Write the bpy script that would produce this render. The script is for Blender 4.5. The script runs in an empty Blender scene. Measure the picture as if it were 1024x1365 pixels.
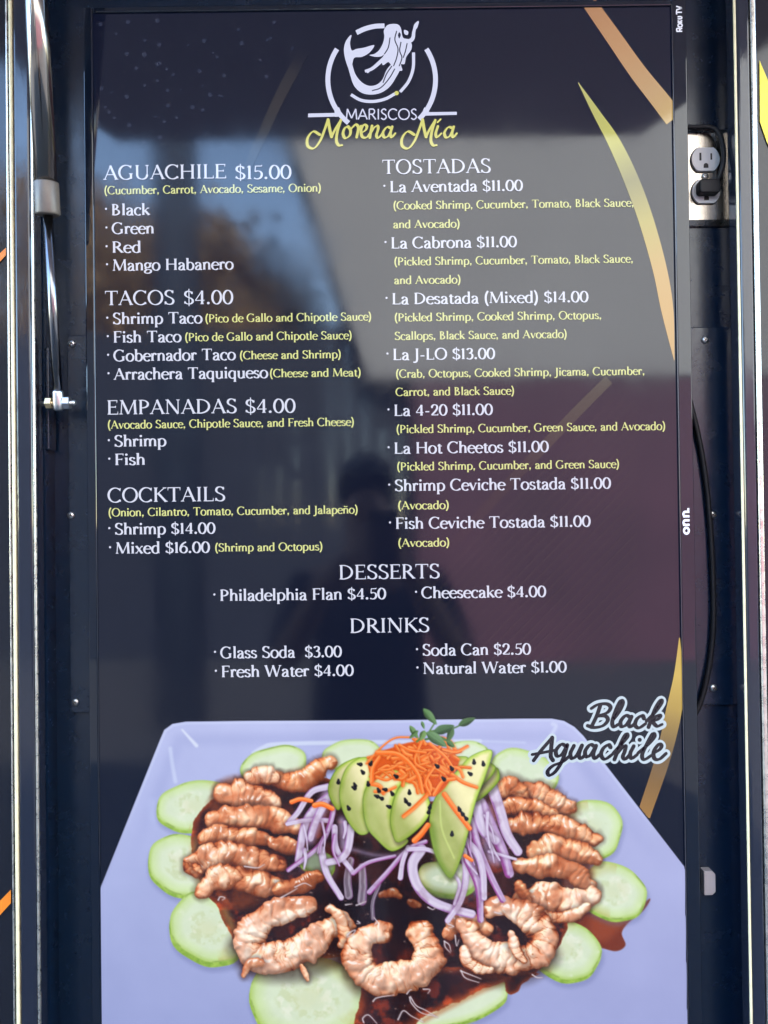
import bpy, bmesh, math, random
import numpy as np
from mathutils import Vector, Matrix
random.seed(7)
R = math.radians
scene = bpy.context.scene
col = scene.collection

# ------------------------------------------------------------------ camera, sky, sun, exposure
FPX, CX0, CY0 = 1030.0, 512.0, 682.5          # focal length in photo pixels, principal point
DIST, PITCH, ROLL = 0.909, R(0.53), R(0.72)
fwd0 = Vector((0, math.cos(PITCH), math.sin(PITCH)))
u0 = Vector((0, -math.sin(PITCH), math.cos(PITCH)))
r0 = Vector((1, 0, 0))
cam_r = r0 * math.cos(ROLL) - u0 * math.sin(ROLL)
cam_u = r0 * math.sin(ROLL) + u0 * math.cos(ROLL)
cam_loc = Vector((0, -DIST, 0))
cd = bpy.data.cameras.new('camera')
cd.sensor_fit = 'HORIZONTAL'; cd.sensor_width = 36.0
cd.lens = FPX / 1024 * 36.0
cd.clip_start = 0.02; cd.clip_end = 800
cam = bpy.data.objects.new('camera', cd)
m3 = Matrix((cam_r, cam_u, -fwd0)).transposed()
cam.matrix_world = Matrix.Translation(cam_loc) @ m3.to_4x4()
col.objects.link(cam); scene.camera = cam

SUN_EL, SUN_AZ = R(34), R(14)        # the sun stands behind the truck
world = bpy.data.worlds.new('World'); scene.world = world; world.use_nodes = True
wn = world.node_tree.nodes; wl = world.node_tree.links
sky = wn.new('ShaderNodeTexSky'); sky.sky_type = 'NISHITA'; sky.sun_disc = False
sky.sun_elevation = SUN_EL; sky.sun_rotation = SUN_AZ; sky.dust_density = 0.1; sky.ozone_density = 1.1; sky.altitude = 300
bg = wn['Background']; bg.inputs['Strength'].default_value = 0.15
wl.new(sky.outputs[0], bg.inputs['Color'])
sd = bpy.data.lights.new('sun', 'SUN'); sd.energy = 3.2; sd.angle = R(0.5); sd.color = (1, 0.95, 0.87)
sun = bpy.data.objects.new('sun', sd); col.objects.link(sun)
sv = Vector((math.sin(SUN_AZ) * math.cos(SUN_EL), math.cos(SUN_AZ) * math.cos(SUN_EL), math.sin(SUN_EL)))
sun.rotation_euler = sv.to_track_quat('Z', 'Y').to_euler()
EXPO = 3.75                            # exposed for the shade
vs = scene.view_settings
vs.view_transform = 'Standard'; vs.look = 'None'; vs.exposure = EXPO; vs.gamma = 1; vs.use_curve_mapping = False
EM = 1.0 / 2 ** EXPO                  # a screen pixel of value 1 shows as white at this exposure
scene.cycles.use_denoising = True
scene.cycles.max_bounces = 8
scene.cycles.sample_clamp_indirect = 6

# ------------------------------------------------------------------ helpers
def ray(px, py):
    d = cam_r * ((px - CX0) / FPX) + cam_u * ((CY0 - py) / FPX) + fwd0
    return d
def P(px, py, y=0.0):
    """the point of the plane at depth y that the photograph shows at pixel px, py"""
    d = ray(px, py)
    return cam_loc + d * ((y + DIST) / d.y)
def s2l(c):
    return tuple(((v / 255) / 12.92 if v / 255 <= 0.04045 else ((v / 255 + 0.055) / 1.055) ** 2.4) for v in c[:3])
def np_s2l(a):
    a = np.clip(a, 0, 255) / 255.0
    return np.where(a <= 0.04045, a / 12.92, ((a + 0.055) / 1.055) ** 2.4)

def mat(name, base=(0.5, 0.5, 0.5), rough=0.5, metal=0.0, spec=0.5, bump=0.0, bscale=60, rvar=0.0, cvar=0.0, coat=0.0, aniso=None, vscale=None):
    m = bpy.data.materials.new(name); m.use_nodes = True
    nt = m.node_tree; n = nt.nodes; l = nt.links; b = n['Principled BSDF']
    b.inputs['Base Color'].default_value = (*base, 1); b.inputs['Roughness'].default_value = rough
    b.inputs['Metallic'].default_value = metal; b.inputs['Specular IOR Level'].default_value = spec
    if coat: b.inputs['Coat Weight'].default_value = coat; b.inputs['Coat Roughness'].default_value = 0.06
    tc = n.new('ShaderNodeTexCoord'); mp = n.new('ShaderNodeMapping')
    l.new(tc.outputs['Object'], mp.inputs[0])
    if aniso: mp.inputs['Scale'].default_value = aniso
    if rvar or cvar:
        nz = n.new('ShaderNodeTexNoise'); nz.inputs['Scale'].default_value = vscale or bscale * 0.4; nz.inputs['Detail'].default_value = 8
        nz.inputs['Roughness'].default_value = 0.65
        l.new(mp.outputs[0], nz.inputs['Vector'])
        if rvar:
            mr = n.new('ShaderNodeMapRange'); mr.inputs[1].default_value = 0.3; mr.inputs[2].default_value = 0.7
            mr.inputs[3].default_value = max(0.02, rough - rvar); mr.inputs[4].default_value = min(1, rough + rvar)
            l.new(nz.outputs[0], mr.inputs[0]); l.new(mr.outputs[0], b.inputs['Roughness'])
        if cvar:
            mx = n.new('ShaderNodeMix'); mx.data_type = 'RGBA'
            mx.inputs[6].default_value = (*[v * (1 - cvar) for v in base], 1); mx.inputs[7].default_value = (*[min(1, v * (1 + cvar)) for v in base], 1)
            mr2 = n.new('ShaderNodeMapRange'); mr2.inputs[1].default_value = 0.3; mr2.inputs[2].default_value = 0.7
            l.new(nz.outputs[0], mr2.inputs[0]); l.new(mr2.outputs[0], mx.inputs[0]); l.new(mx.outputs[2], b.inputs['Base Color'])
    if bump:
        nb = n.new('ShaderNodeTexNoise'); nb.inputs['Scale'].default_value = bscale; nb.inputs['Detail'].default_value = 6
        l.new(mp.outputs[0], nb.inputs['Vector'])
        bp = n.new('ShaderNodeBump'); bp.inputs['Strength'].default_value = bump; bp.inputs['Distance'].default_value = 0.002
        l.new(nb.outputs[0], bp.inputs['Height']); l.new(bp.outputs[0], b.inputs['Normal'])
    return m

SCREEN_ROUGH, SCREEN_SPEC = 0.08, 0.55
def screen_mat(name, colour=None, attr=None, gain=1.0):
    """a lit screen under its glossy front film: black base, emission, reflection"""
    m = bpy.data.materials.new(name); m.use_nodes = True
    nt = m.node_tree; b = nt.nodes['Principled BSDF']
    b.inputs['Base Color'].default_value = (0.004, 0.004, 0.005, 1)
    b.inputs['Roughness'].default_value = SCREEN_ROUGH; b.inputs['Specular IOR Level'].default_value = SCREEN_SPEC
    b.inputs['Emission Strength'].default_value = EM * gain
    tc = nt.nodes.new('ShaderNodeTexCoord'); nz = nt.nodes.new('ShaderNodeTexNoise'); nz.inputs['Scale'].default_value = 7; nz.inputs['Detail'].default_value = 9; nz.inputs['Roughness'].default_value = 0.7
    mr = nt.nodes.new('ShaderNodeMapRange'); mr.inputs[1].default_value = 0.35; mr.inputs[2].default_value = 0.7; mr.inputs[3].default_value = SCREEN_ROUGH - 0.035; mr.inputs[4].default_value = SCREEN_ROUGH + 0.035
    nt.links.new(tc.outputs['Object'], nz.inputs['Vector']); nt.links.new(nz.outputs[0], mr.inputs[0]); nt.links.new(mr.outputs[0], b.inputs['Roughness'])
    if attr:
        a = nt.nodes.new('ShaderNodeVertexColor'); a.layer_name = attr
        nt.links.new(a.outputs['Color'], b.inputs['Emission Color'])
    else:
        b.inputs['Emission Color'].default_value = (*s2l(colour), 1)
    return m

class MB:
    """collects polygons into one mesh"""
    def __init__(s): s.v = []; s.f = []; s.mi = []; s.sm = []
    def poly(s, pts, mi=0, smooth=False):
        k = len(s.v); s.v += [tuple(p) for p in pts]; s.f.append(list(range(k, k + len(pts)))); s.mi.append(mi); s.sm.append(smooth)
    def box(s, a, b, mi=0):
        x0, y0, z0 = a; x1, y1, z1 = b; k = len(s.v)
        s.v += [(x0, y0, z0), (x1, y0, z0), (x1, y1, z0), (x0, y1, z0), (x0, y0, z1), (x1, y0, z1), (x1, y1, z1), (x0, y1, z1)]
        for q in ((0, 3, 2, 1), (4, 5, 6, 7), (0, 1, 5, 4), (1, 2, 6, 5), (2, 3, 7, 6), (3, 0, 4, 7)):
            s.f.append([k + i for i in q]); s.mi.append(mi); s.sm.append(False)
    def tube(s, pts, rad, seg=16, mi=0, caps=True):
        pts = [Vector(p) for p in pts]; n = len(pts)
        rad = rad if hasattr(rad, '__len__') else [rad] * n
        k0 = len(s.v); up = None
        for i, p in enumerate(pts):
            t = (pts[min(i + 1, n - 1)] - pts[max(i - 1, 0)]).normalized()
            if up is None: up = t.orthogonal().normalized()
            up = (up - t * up.dot(t)).normalized(); sd_ = t.cross(up)
            for j in range(seg):
                a = 2 * math.pi * j / seg
                s.v.append(tuple(p + (up * math.cos(a) + sd_ * math.sin(a)) * rad[i]))
        for i in range(n - 1):
            for j in range(seg):
                a = k0 + i * seg + j; b = k0 + i * seg + (j + 1) % seg
                s.f.append([a, b, b + seg, a + seg]); s.mi.append(mi); s.sm.append(True)
        if caps:
            s.f.append([k0 + j for j in range(seg)][::-1]); s.mi.append(mi); s.sm.append(False)
            s.f.append([k0 + (n - 1) * seg + j for j in range(seg)]); s.mi.append(mi); s.sm.append(False)
    def prism(s, outline, d0, d1, frame, mi=0):
        """outline in 2-D, extruded from d0 to d1 along the frame's normal; frame = (origin, ux, uy, un)"""
        o, ux, uy, un = frame; k = len(s.v); n = len(outline)
        for d in (d0, d1):
            for (a, b) in outline: s.v.append(tuple(o + ux * a + uy * b + un * d))
        s.f.append([k + i for i in range(n)][::-1]); s.f.append([k + n + i for i in range(n)])
        for i in range(n):
            j = (i + 1) % n; s.f.append([k + i, k + j, k + n + j, k + n + i])
        s.mi += [mi] * (n + 2); s.sm += [False] * (n + 2)
    def build(s, name, m, parent=None, bevel=0.0, seg=2, origin=None):
        me = bpy.data.meshes.new(name)
        v = s.v
        if origin is not None: v = [(a - origin[0], b - origin[1], c - origin[2]) for a, b, c in v]
        me.from_pydata(v, [], s.f)
        for x in (m if isinstance(m, (list, tuple)) else [m]): me.materials.append(x)
        me.polygons.foreach_set('material_index', s.mi); me.polygons.foreach_set('use_smooth', s.sm)
        me.update()
        o = bpy.data.objects.new(name, me); col.objects.link(o)
        if origin is not None: o.location = origin
        if parent is not None:
            o.parent = parent
            par_loc = Vector((0, 0, 0)); q = parent
            while q is not None: par_loc += Vector(q.location); q = q.parent
            o.location = Vector(o.location) - par_loc
        if bevel:
            md = o.modifiers.new('bevel', 'BEVEL'); md.width = bevel; md.segments = seg; md.limit_method = 'ANGLE'; md.angle_limit = R(35)
            md.harden_normals = False
        return o
def tag(o, label=None, cat=None, group=None, kind=None):
    for k, v in (('label', label), ('category', cat), ('group', group), ('kind', kind)):
        if v: o[k] = v
    return o
def thing(name, loc, label, cat, group=None):
    o = bpy.data.objects.new(name, None); o.location = loc; o.empty_display_size = 0.05; col.objects.link(o)
    return tag(o, label, cat, group)

def catmull(pts, n=8, closed=False):
    pts = [tuple(map(float, p)) for p in pts]
    if len(pts) < 3 and not closed: 
        a, b = np.array(pts[0]), np.array(pts[-1]); return [tuple(a + (b - a) * t) for t in np.linspace(0, 1, n + 1)]
    P_ = [np.array(p) for p in pts]; out = []; N = len(P_)
    rng = range(N) if closed else range(N - 1)
    for i in rng:
        p0 = P_[(i - 1) % N] if closed or i > 0 else 2 * P_[0] - P_[1]
        p1 = P_[i]; p2 = P_[(i + 1) % N]
        p3 = P_[(i + 2) % N] if closed or i + 2 < N else 2 * P_[-1] - P_[-2]
        for k in range(n):
            t = k / n
            out.append(tuple(0.5 * ((2 * p1) + (-p0 + p2) * t + (2 * p0 - 5 * p1 + 4 * p2 - p3) * t * t + (-p0 + 3 * p1 - 3 * p2 + p3) * t ** 3)))
    if not closed: out.append(tuple(P_[-1]))
    return out

# ------------------------------------------------------------------ materials
M = {}
M['gloss_black'] = mat('gloss_black_paint', (0.010, 0.011, 0.016), 0.10, spec=0.45, bump=0.015, bscale=25, rvar=0.05, vscale=30)
M['frame_black'] = mat('frame_black_paint', (0.012, 0.015, 0.026), 0.10, spec=0.65, bump=0.05, bscale=140, rvar=0.06, vscale=40, aniso=(1, 1, 0.35))
M['wall_black'] = mat('satin_black_sheet', (0.003, 0.012, 0.032), 0.25, spec=0.6, bump=0.04, bscale=120, rvar=0.05)
M['strip_black'] = mat('satin_black_strip', (0.004, 0.013, 0.032), 0.24, spec=0.6, bump=0.05, bscale=120, rvar=0.08)
M['bezel'] = mat('gloss_bezel_plastic', (0.004, 0.007, 0.014), 0.05, spec=0.6)
M['housing'] = mat('tv_back_plastic', (0.015, 0.015, 0.017), 0.5)
M['edge_metal'] = mat('bare_edge_aluminium', (0.66, 0.62, 0.54), 0.30, metal=0.9, bump=0.06, bscale=200, rvar=0.12, cvar=0.2)
M['cream_seal'] = mat('cream_edge_seal', (0.80, 0.70, 0.44), 0.30, spec=0.6, bump=0.1, bscale=150, cvar=0.12)
M['rubber'] = mat('black_rubber', (0.006, 0.006, 0.007), 0.6)
M['strut_body'] = mat('strut_grey_tube', (0.30, 0.27, 0.24), 0.14, metal=1.0, rvar=0.04)
M['strut_collar'] = mat('strut_collar_plastic', (0.17, 0.145, 0.12), 0.42, metal=0.2, bump=0.04, bscale=250, cvar=0.1)
M['chrome'] = mat('strut_chrome', (0.24, 0.24, 0.25), 0.18, metal=1.0)
M['zinc'] = mat('zinc_plated', (0.66, 0.66, 0.64), 0.28, metal=0.95, bump=0.03, bscale=300, cvar=0.1)
M['brass'] = mat('yellow_zinc', (0.85, 0.66, 0.36), 0.3, metal=0.9)
M['stainless'] = mat('brushed_stainless', (0.50, 0.44, 0.38), 0.28, metal=1.0, bump=0.04, bscale=160, aniso=(1, 1, 0.05), rvar=0.06)
M['outlet_grey'] = mat('outlet_plastic', (0.64, 0.63, 0.62), 0.35)
M['slot'] = mat('slot_dark', (0.02, 0.018, 0.016), 0.6)
M['cord'] = mat('cord_black_pvc', (0.008, 0.008, 0.010), 0.5, spec=0.3)
M['clip'] = mat('grey_plastic_clip', (0.42, 0.38, 0.38), 0.5)
M['lettering'] = mat('white_print', (0.85, 0.85, 0.88), 0.4)
M['orange'] = mat('orange_vinyl', (0.80, 0.22, 0.02), 0.25)
M['yellow'] = mat('yellow_vinyl', (0.85, 0.72, 0.03), 0.25)
M['hatch'] = mat('hatch_grey_liner', (0.84, 0.80, 0.86), 0.5, cvar=0.1, bscale=4)
M['roof'] = mat('truck_roof', (0.5, 0.5, 0.5), 0.5)

# ------------------------------------------------------------------ ground and far surroundings (seen mirrored in the screen)
GZ = -1.60
g = MB(); g.poly([(-400, -400, GZ), (400, -400, GZ), (400, 400, GZ), (-400, 400, GZ)])
tag(g.build('ground', mat('asphalt', (0.055, 0.054, 0.054), 0.85, bump=0.3, bscale=30, cvar=0.25)), kind='structure')

bld = thing('building', (4.5, -7.6, GZ), 'long grey rendered building with a slanting end and a maroon lower wall', 'building')
b_ = MB(); b_.prism([(-0.15, GZ + 3.15), (14, GZ + 3.15), (14, GZ + 11), (-2.55, GZ + 11)], 0, 5, (Vector((0, -7.6, 0)), Vector((1, 0, 0)), Vector((0, 0, 1)), Vector((0, -1, 0)))); b_.build('upper_wall', mat('grey_render', (0.30, 0.29, 0.275), 0.8, cvar=0.05, bscale=2), bld)
b_ = MB(); b_.box((0.35, -12.5, GZ), (13.9, -7.64, GZ + 3.149)); b_.build('lower_wall', mat('maroon_paint', (0.085, 0.030, 0.045), 0.7, cvar=0.3, bscale=2), bld)

def backdrop_panel():
    f = MB(); x = -12.0
    while x < 0.2:
        f.box((x, -8.05, GZ + 0.05), (x + 0.19, -8.0, GZ + 3.8 + random.uniform(-0.03, 0.03))); x += 0.2
    return f
fn = thing('backdrop', (-6, -8, GZ), 'tall dark board fence added to darken what the screen mirrors', 'backdrop')  # added dark boards, so the screen mirrors a dark tone low at left
backdrop_panel().build('boards', mat('dark_stained_wood', (0.008, 0.011, 0.020), 0.7, cvar=0.3, bscale=6), fn)
fpm = mat('backdrop_post_wood', (0.03, 0.03, 0.03), 0.8)
for x in (-12, -9, -6, -3, -0.8): fp = MB(); fp.box((x - 0.06, -8.2, GZ), (x + 0.06, -8.06, GZ + 3.7)); fp.build('post', fpm, fn)

leaf_m = [mat('olive_leaves', (0.40, 0.27, 0.14), 0.6, cvar=0.4, bscale=3), mat('green_leaves', (0.05, 0.075, 0.025), 0.6, cvar=0.4, bscale=3)]
bark = mat('bark', (0.06, 0.045, 0.035), 0.9, bump=0.5, bscale=20)
def tree(x, y, h, rx, lab, mi):
    t = thing('tree', (x, y, GZ), lab, 'tree', 'trees behind the fence')
    tr = MB(); tr.tube([(x, y, GZ), (x + 0.1, y, GZ + h * 0.35), (x - 0.1, y + 0.1, GZ + h * 0.7)], [0.2, 0.14, 0.05], 10)
    for k in range(6):
        a = k * 1.05; z = GZ + h * (0.35 + 0.06 * k)
        tr.tube([(x, y, z), (x + math.cos(a) * rx * 0.4, y + math.sin(a) * rx * 0.4, z + h * 0.15), (x + math.cos(a) * rx * 0.75, y + math.sin(a) * rx * 0.75, z + h * 0.25)], [0.07, 0.05, 0.02], 6)
    tr.build('trunk', bark, t)
    c = MB(); cl = [(random.gauss(0, 0.45) * rx, random.gauss(0, 0.45) * rx, h * random.uniform(0.45, 0.92)) for _ in range(46)]
    for (a, b, z) in cl:
        for _ in range(130):
            p = Vector((x + a + random.gauss(0, 0.28), y + b + random.gauss(0, 0.28), GZ + z + random.gauss(0, 0.24)))
            d1 = Vector((random.gauss(0, 1), random.gauss(0, 1), random.gauss(0, 1))).normalized() * 0.11; d2 = d1.orthogonal().normalized() * 0.065
            c.poly([p - d1, p + d2, p + d1, p - d2])
    c.build('crown', leaf_m[mi], t)
tree(-2.15, -10.0, 5.9, 0.95, 'narrow olive leaved tree behind the fence beside the grey building', 0)
tree(-4.2, -10.2, 6.6, 1.3, 'taller olive tree behind the fence left of the thick pole', 0)
tree(-8.6, -11.0, 6.8, 1.8, 'wide green tree standing at the far end of the fence', 1)
up_ = MB(); up_.tube([(-1.62, -5.2, GZ), (-1.62, -5.2, GZ + 6.5)], [0.20, 0.16], 16)
tag(up_.build('utility_pole', mat('pole_wood', (0.02, 0.028, 0.04), 0.8, bump=0.3, bscale=12, cvar=0.3), origin=(-1.62, -5.2, GZ)), 'thick dark pole standing in front of the fence', 'pole')

# ------------------------------------------------------------------ the truck
YF = -0.02       # outside face of the frame posts
YB = 0.036       # cabinet back wall
truck = thing('food_truck', (0, 0.9, GZ), 'glossy black food truck wall around a recessed cabinet under a raised hatch', 'food truck')
XL = P(47, 682, YF).x; XR = P(990, 682, YF).x          # inner edges of the opening
XLo = P(15.6, 682, YF).x; XRo = P(1019.5, 682, YF).x     # outer edges of the posts
ZT, ZB = 0.70, -0.74
b = MB(); b.box((-2.6, YF + 0.012, GZ + 0.45), (XLo - 0.0010, YF + 0.05, 1.35)); pl = b.build('side_panel', M['gloss_black'], truck, bevel=0.002)
b = MB(); b.box((XRo + 0.0015, YF + 0.012, GZ + 0.45), (2.6, YF + 0.05, 1.35)); pr = b.build('side_panel', M['gloss_black'], truck, bevel=0.002)
b = MB(); b.box((XLo, YF + 0.012, ZT), (XRo, YF + 0.05, 1.35)); b.build('side_panel', M['gloss_black'], truck)
b = MB(); b.box((XLo, YF + 0.012, GZ + 0.45), (XRo, YF + 0.05, ZB)); b.build('side_panel', M['gloss_black'], truck)
# painted stripes on the outside panels
b = MB(); yy = YF + 0.0105
def quad(pts): b.poly([P(x, y, yy) for x, y in pts])
quad([(-60, 1262), (14.5, 1186), (14.5, 1204), (-60, 1286)])
b.build('paint_stripe', M['orange'], pl)
b = MB(); quad([(-40, 392), (8, 340), (8, 330), (-40, 374)]); b.build('paint_stripe', M['orange'], pl)
b = MB(); quad([(1012.6, 80), (1024, 107), (1060, 180), (1060, 270), (1022, 188), (1013.2, 162)]); b.build('paint_stripe', M['yellow'], pr)
# a pale trim moulding along the left panel's edge
b = MB(); xe = P(11.3, 682, YF).x; b.box((xe - 0.0012, YF + 0.004, ZB - 0.3), (xe + 0.0010, YF + 0.0118, ZT + 0.3)); b.build('panel_moulding', M['edge_metal'], truck, bevel=0.0006)
# posts of the opening, rounded painted tubes
def post(x0, x1, name='frame_post'):
    b = MB(); b.box((x0, YF, ZB - 0.3), (x1, YF + 0.030, ZT + 0.3)); return b.build(name, M['frame_black'], truck, bevel=0.003, seg=3)
ptL = post(XLo + 0.0052, XL - 0.0026); ptR = post(XR + 0.0028, XRo - 0.0075)
b = MB(); b.box((XLo + 0.0006, YF - 0.001, ZB - 0.3), (XLo + 0.0044, YF + 0.006, ZT + 0.3)); b.build('edge_trim', M['cream_seal'], ptL, bevel=0.0018, seg=3)
b = MB(); b.box((XL - 0.0024, YF + 0.0005, ZB - 0.3), (XL + 0.0004, YF + 0.005, ZT + 0.3)); b.build('edge_trim', M['edge_metal'], ptL, bevel=0.001, seg=3)
b = MB(); b.box((XR - 0.0004, YF + 0.0005, ZB - 0.3), (XR + 0.0024, YF + 0.003, ZT + 0.3)); b.build('edge_trim', M['cream_seal'], ptR, bevel=0.001, seg=3)
b = MB(); b.box((XRo - 0.0068, YF - 0.001, ZB - 0.3), (XRo - 0.0006, YF + 0.018, ZT + 0.3)); b.build('edge_trim', M['edge_metal'], ptR, bevel=0.0022, seg=4)
# cabinet: back wall, two sides, top and bottom
CL, CR = XL - 0.001, 0.475
b = MB(); b.box((CL, YB, ZB), (CR, YB + 0.02, ZT)); b.build('cabinet_back', M['wall_black'], truck)
b = MB(); b.box((CL - 0.02, YF + 0.0305, ZB), (CL, YB + 0.0195, ZT)); b.build('cabinet_side', M['wall_black'], truck)
b = MB(); b.box((CR, YF + 0.0505, ZB), (CR + 0.02, YB + 0.02, ZT)); b.build('cabinet_side', M['wall_black'], truck)
for z_ in (ZT, ZB - 0.02): b = MB(); b.box((CL - 0.02, YF + 0.0505, z_), (CR + 0.02, YB + 0.02, z_ + 0.02)); b.build('cabinet_end', M['wall_black'], truck)
# body behind and roof
b = MB(); b.box((-2.6, 1.95, GZ + 0.45), (2.6, 2.0, 1.35)); b.box((-2.6, YF + 0.052, 1.351), (2.6, 2.0, 1.40)); b.box((-2.6, YF + 0.052, GZ + 0.40), (2.6, 2.0, GZ + 0.449))
b.box((-2.65, YF + 0.052, GZ + 0.45), (-2.601, 2.0, 1.35)); b.box((2.601, YF + 0.052, GZ + 0.45), (2.65, 2.0, 1.35)); b.build('body_shell', M['roof'], truck)
# raised hatch
HA = R(15); HL = 1.02
ho = Vector((0, YF - 0.02, ZT + 0.03)); hx = Vector((1, 0, 0)); hy = Vector((0, -math.cos(HA), math.sin(HA))); hn = hx.cross(hy)
b = MB(); b.prism([(-0.66, 0), (0.66, 0), (0.66, HL), (-0.66, HL)], 0, 0.035, (ho, hx, hy, hn)); hd = b.build('hatch_door', [M['hatch']], truck, bevel=0.004)
b = MB()
for (x0, x1, y0, y1) in ((-0.66, -0.60, 0, HL), (0.60, 0.66, 0, HL), (-0.60, 0.60, HL - 0.05, HL), (-0.60, 0.60, 0, 0.05)):
    b.prism([(x0, y0), (x1, y0), (x1, y1), (x0, y1)], -0.022, -0.001, (ho, hx, hy, hn))
b.build('hatch_frame', mat('hatch_frame_dark', (0.10, 0.10, 0.12), 0.4), hd, bevel=0.003)

# ------------------------------------------------------------------ mounting strips with screws, outlet, cords
def screw(parent, c, r=0.0045, face=(0, -1, 0)):
    b = MB(); n_ = Vector(face); c = Vector(c)
    b.tube([c, c + n_ * 0.0012, c + n_ * 0.0022, c + n_ * 0.0028], [r, r, r * 0.75, r * 0.35], 14)
    o = b.build('screw', M['zinc'], parent)
    s_ = MB(); t = n_.orthogonal().normalized(); w = n_.cross(t)
    a = random.uniform(0, 1.5); t, w = t * math.cos(a) + w * math.sin(a), w * math.cos(a) - t * math.sin(a)
    for p, q in ((t, w), (w, t)):
        o_ = c + n_ * 0.0029
        s_.poly([o_ + p * r * 0.55 + q * r * 0.12, o_ - p * r * 0.55 + q * r * 0.12, o_ - p * r * 0.55 - q * r * 0.12, o_ + p * r * 0.55 - q * r * 0.12])
        n_ = n_ * 1.0
    s_.build('drive', M['slot'], o)
YS = YB - 0.006
msl = thing('mounting_strip', P(100, 690, YB), 'flat black metal strip screwed to the cabinet behind the strut end', 'mounting strip', 'mounting strips beside the screen')
b = MB(); a0 = P(88, 447, YS); a1 = P(150, 950, YS); b.box((P(91, 700, YS).x, YS, a1.z), (a1.x, YB - 0.0002, a0.z)); b.build('strip', M['strip_black'], msl, bevel=0.0012)
for (x, y) in ((96, 458), (95, 687), (101, 936)): screw(msl, P(x, y, YS))
msr = thing('mounting_strip', P(940, 690, YB), 'flat black metal strip with screws below the electrical outlet', 'mounting strip', 'mounting strips beside the screen')
b = MB(); a0 = P(900, 436, YS); a1 = P(950, 940, YS); b.box((P(890, 690, YS).x, YS, a1.z), (P(980, 690, YS).x, YB - 0.0002, a0.z)); b.build('strip', M['strip_black'], msr, bevel=0.0012)
for (x, y) in ((940, 453), (950, 686), (951, 917)): screw(msr, P(x, y, YS))
b = MB(); p = P(940, 1172, YB); b.prism([(-0.006, -0.014), (0.004, -0.014), (0.008, -0.010), (0.008, 0.011), (0.004, 0.015), (-0.006, 0.015)], 0, 0.012, (p, Vector((1, 0, 0)), Vector((0, 0, 1)), Vector((0, -1, 0))))
tag(b.build('cable_clip', M['clip'], origin=tuple(p), bevel=0.001), 'small grey plastic clip stuck to the cabinet wall low beside the screen', 'clip')

# outlet
YP = YB - 0.006
oc = P(939, 236, YP)
outlet = thing('electrical_outlet', P(939, 236, YB), 'double electrical outlet in a brushed steel plate with one socket in use', 'outlet')
FR = (oc, Vector((1, 0, 0)), Vector((0, 0, 1)), Vector((0, -1, 0)))
pw, ph = 0.0345, 0.0590
me_b = MB()
ins = 0.0062
o4 = [(-pw, -ph), (pw, -ph), (pw, ph), (-pw, ph)]; i4 = [(-pw + ins, -ph + ins), (pw - ins, -ph + ins), (pw - ins, ph - ins), (-pw + ins, ph - ins)]
def FP(a, b, d): return oc + FR[1] * a + FR[2] * b + FR[3] * d
for i in range(4):
    j = (i + 1) % 4
    me_b.poly([FP(*o4[i], -0.0058), FP(*o4[j], -0.0058), FP(*o4[j], -0.002), FP(*o4[i], -0.002)])
    me_b.poly([FP(*o4[i], -0.002), FP(*o4[j], -0.002), FP(*i4[j], 0.0018), FP(*i4[i], 0.0018)])
me_b.poly([FP(*p_, 0.0018) for p_ in i4])
me_b.build('cover_plate', M['stainless'], outlet)
def rec_outline(r=0.0172, h=0.0143, k=1.0):
    a0 = math.asin(h / r); pts = []
    for i in range(13): a = -a0 + 2 * a0 * i / 12; pts.append((r * k * math.cos(a), r * k * math.sin(a)))
    for i in range(13): a = math.pi - a0 + 2 * a0 * i / 12; pts.append((r * k * math.cos(a), r * k * math.sin(a)))
    return pts
for dz in (0.0196, -0.0196):
    o_ = FP(0, dz, 0.0019); f2 = (o_, FR[1], FR[2], FR[3])
    b = MB(); b.prism(rec_outline(k=1.045), 0, 0.0006, f2); ga = b.build('receptacle_gap', M['slot'], outlet)
    b = MB(); b.prism(rec_outline(), 0.0004, 0.0036, f2); rc = b.build('receptacle', M['outlet_grey'], outlet, bevel=0.0005)
    b = MB()
    def sl(x, z, w, h): b.prism([(x - w, z - h), (x + w, z - h), (x + w, z + h), (x - w, z + h)], 0.00355, 0.0038, f2)
    sl(-0.0066, 0.0030, 0.0012, 0.0047); sl(0.0066, 0.0030, 0.0010, 0.0039)
    gp = [(0.0029 * math.cos(a), -0.0078 + 0.0029 * math.sin(a)) for a in np.linspace(0, math.pi, 10)] + [(-0.0029, -0.0108), (0.0029, -0.0108)]
    b.prism(gp, 0.00355, 0.0038, f2); b.build('slot', M['slot'], rc)
screw(outlet, FP(0, 0, 0.0018), 0.0042)
# power cord: plug in the lower socket, cord up past the upper socket and away behind the television
cordt = thing('power_cord', FP(0, -0.0196, 0.004), 'black power cord plugged into the lower socket of the outlet', 'power cord')
b = MB(); o_ = FP(0.0, -0.0182, 0.0056)
b.prism([(-0.0132, -0.0058), (-0.0108, -0.0082), (0.0098, -0.0082), (0.0122, -0.0058), (0.0122, 0.0062), (0.0098, 0.0084), (-0.0108, 0.0084), (-0.0132, 0.0062)], 0.0, 0.013, (o_, FR[1], FR[2], FR[3]))
b.build('plug', M['cord'], cordt, bevel=0.002)
cp = [FP(0.009, -0.015, 0.013), FP(0.0125, 0.0, 0.021), FP(0.0152, 0.018, 0.020), FP(0.0150, 0.036, 0.016), FP(0.0115, 0.050, 0.012), FP(0.002, 0.0560, 0.010), FP(-0.014, 0.0572, 0.008), FP(-0.035, 0.0575, 0.006), FP(-0.10, 0.05, 0.004)]
b = MB(); b.tube(catmull(cp, 8), 0.0030, 12); b.build('cord', M['cord'], cordt)
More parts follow.
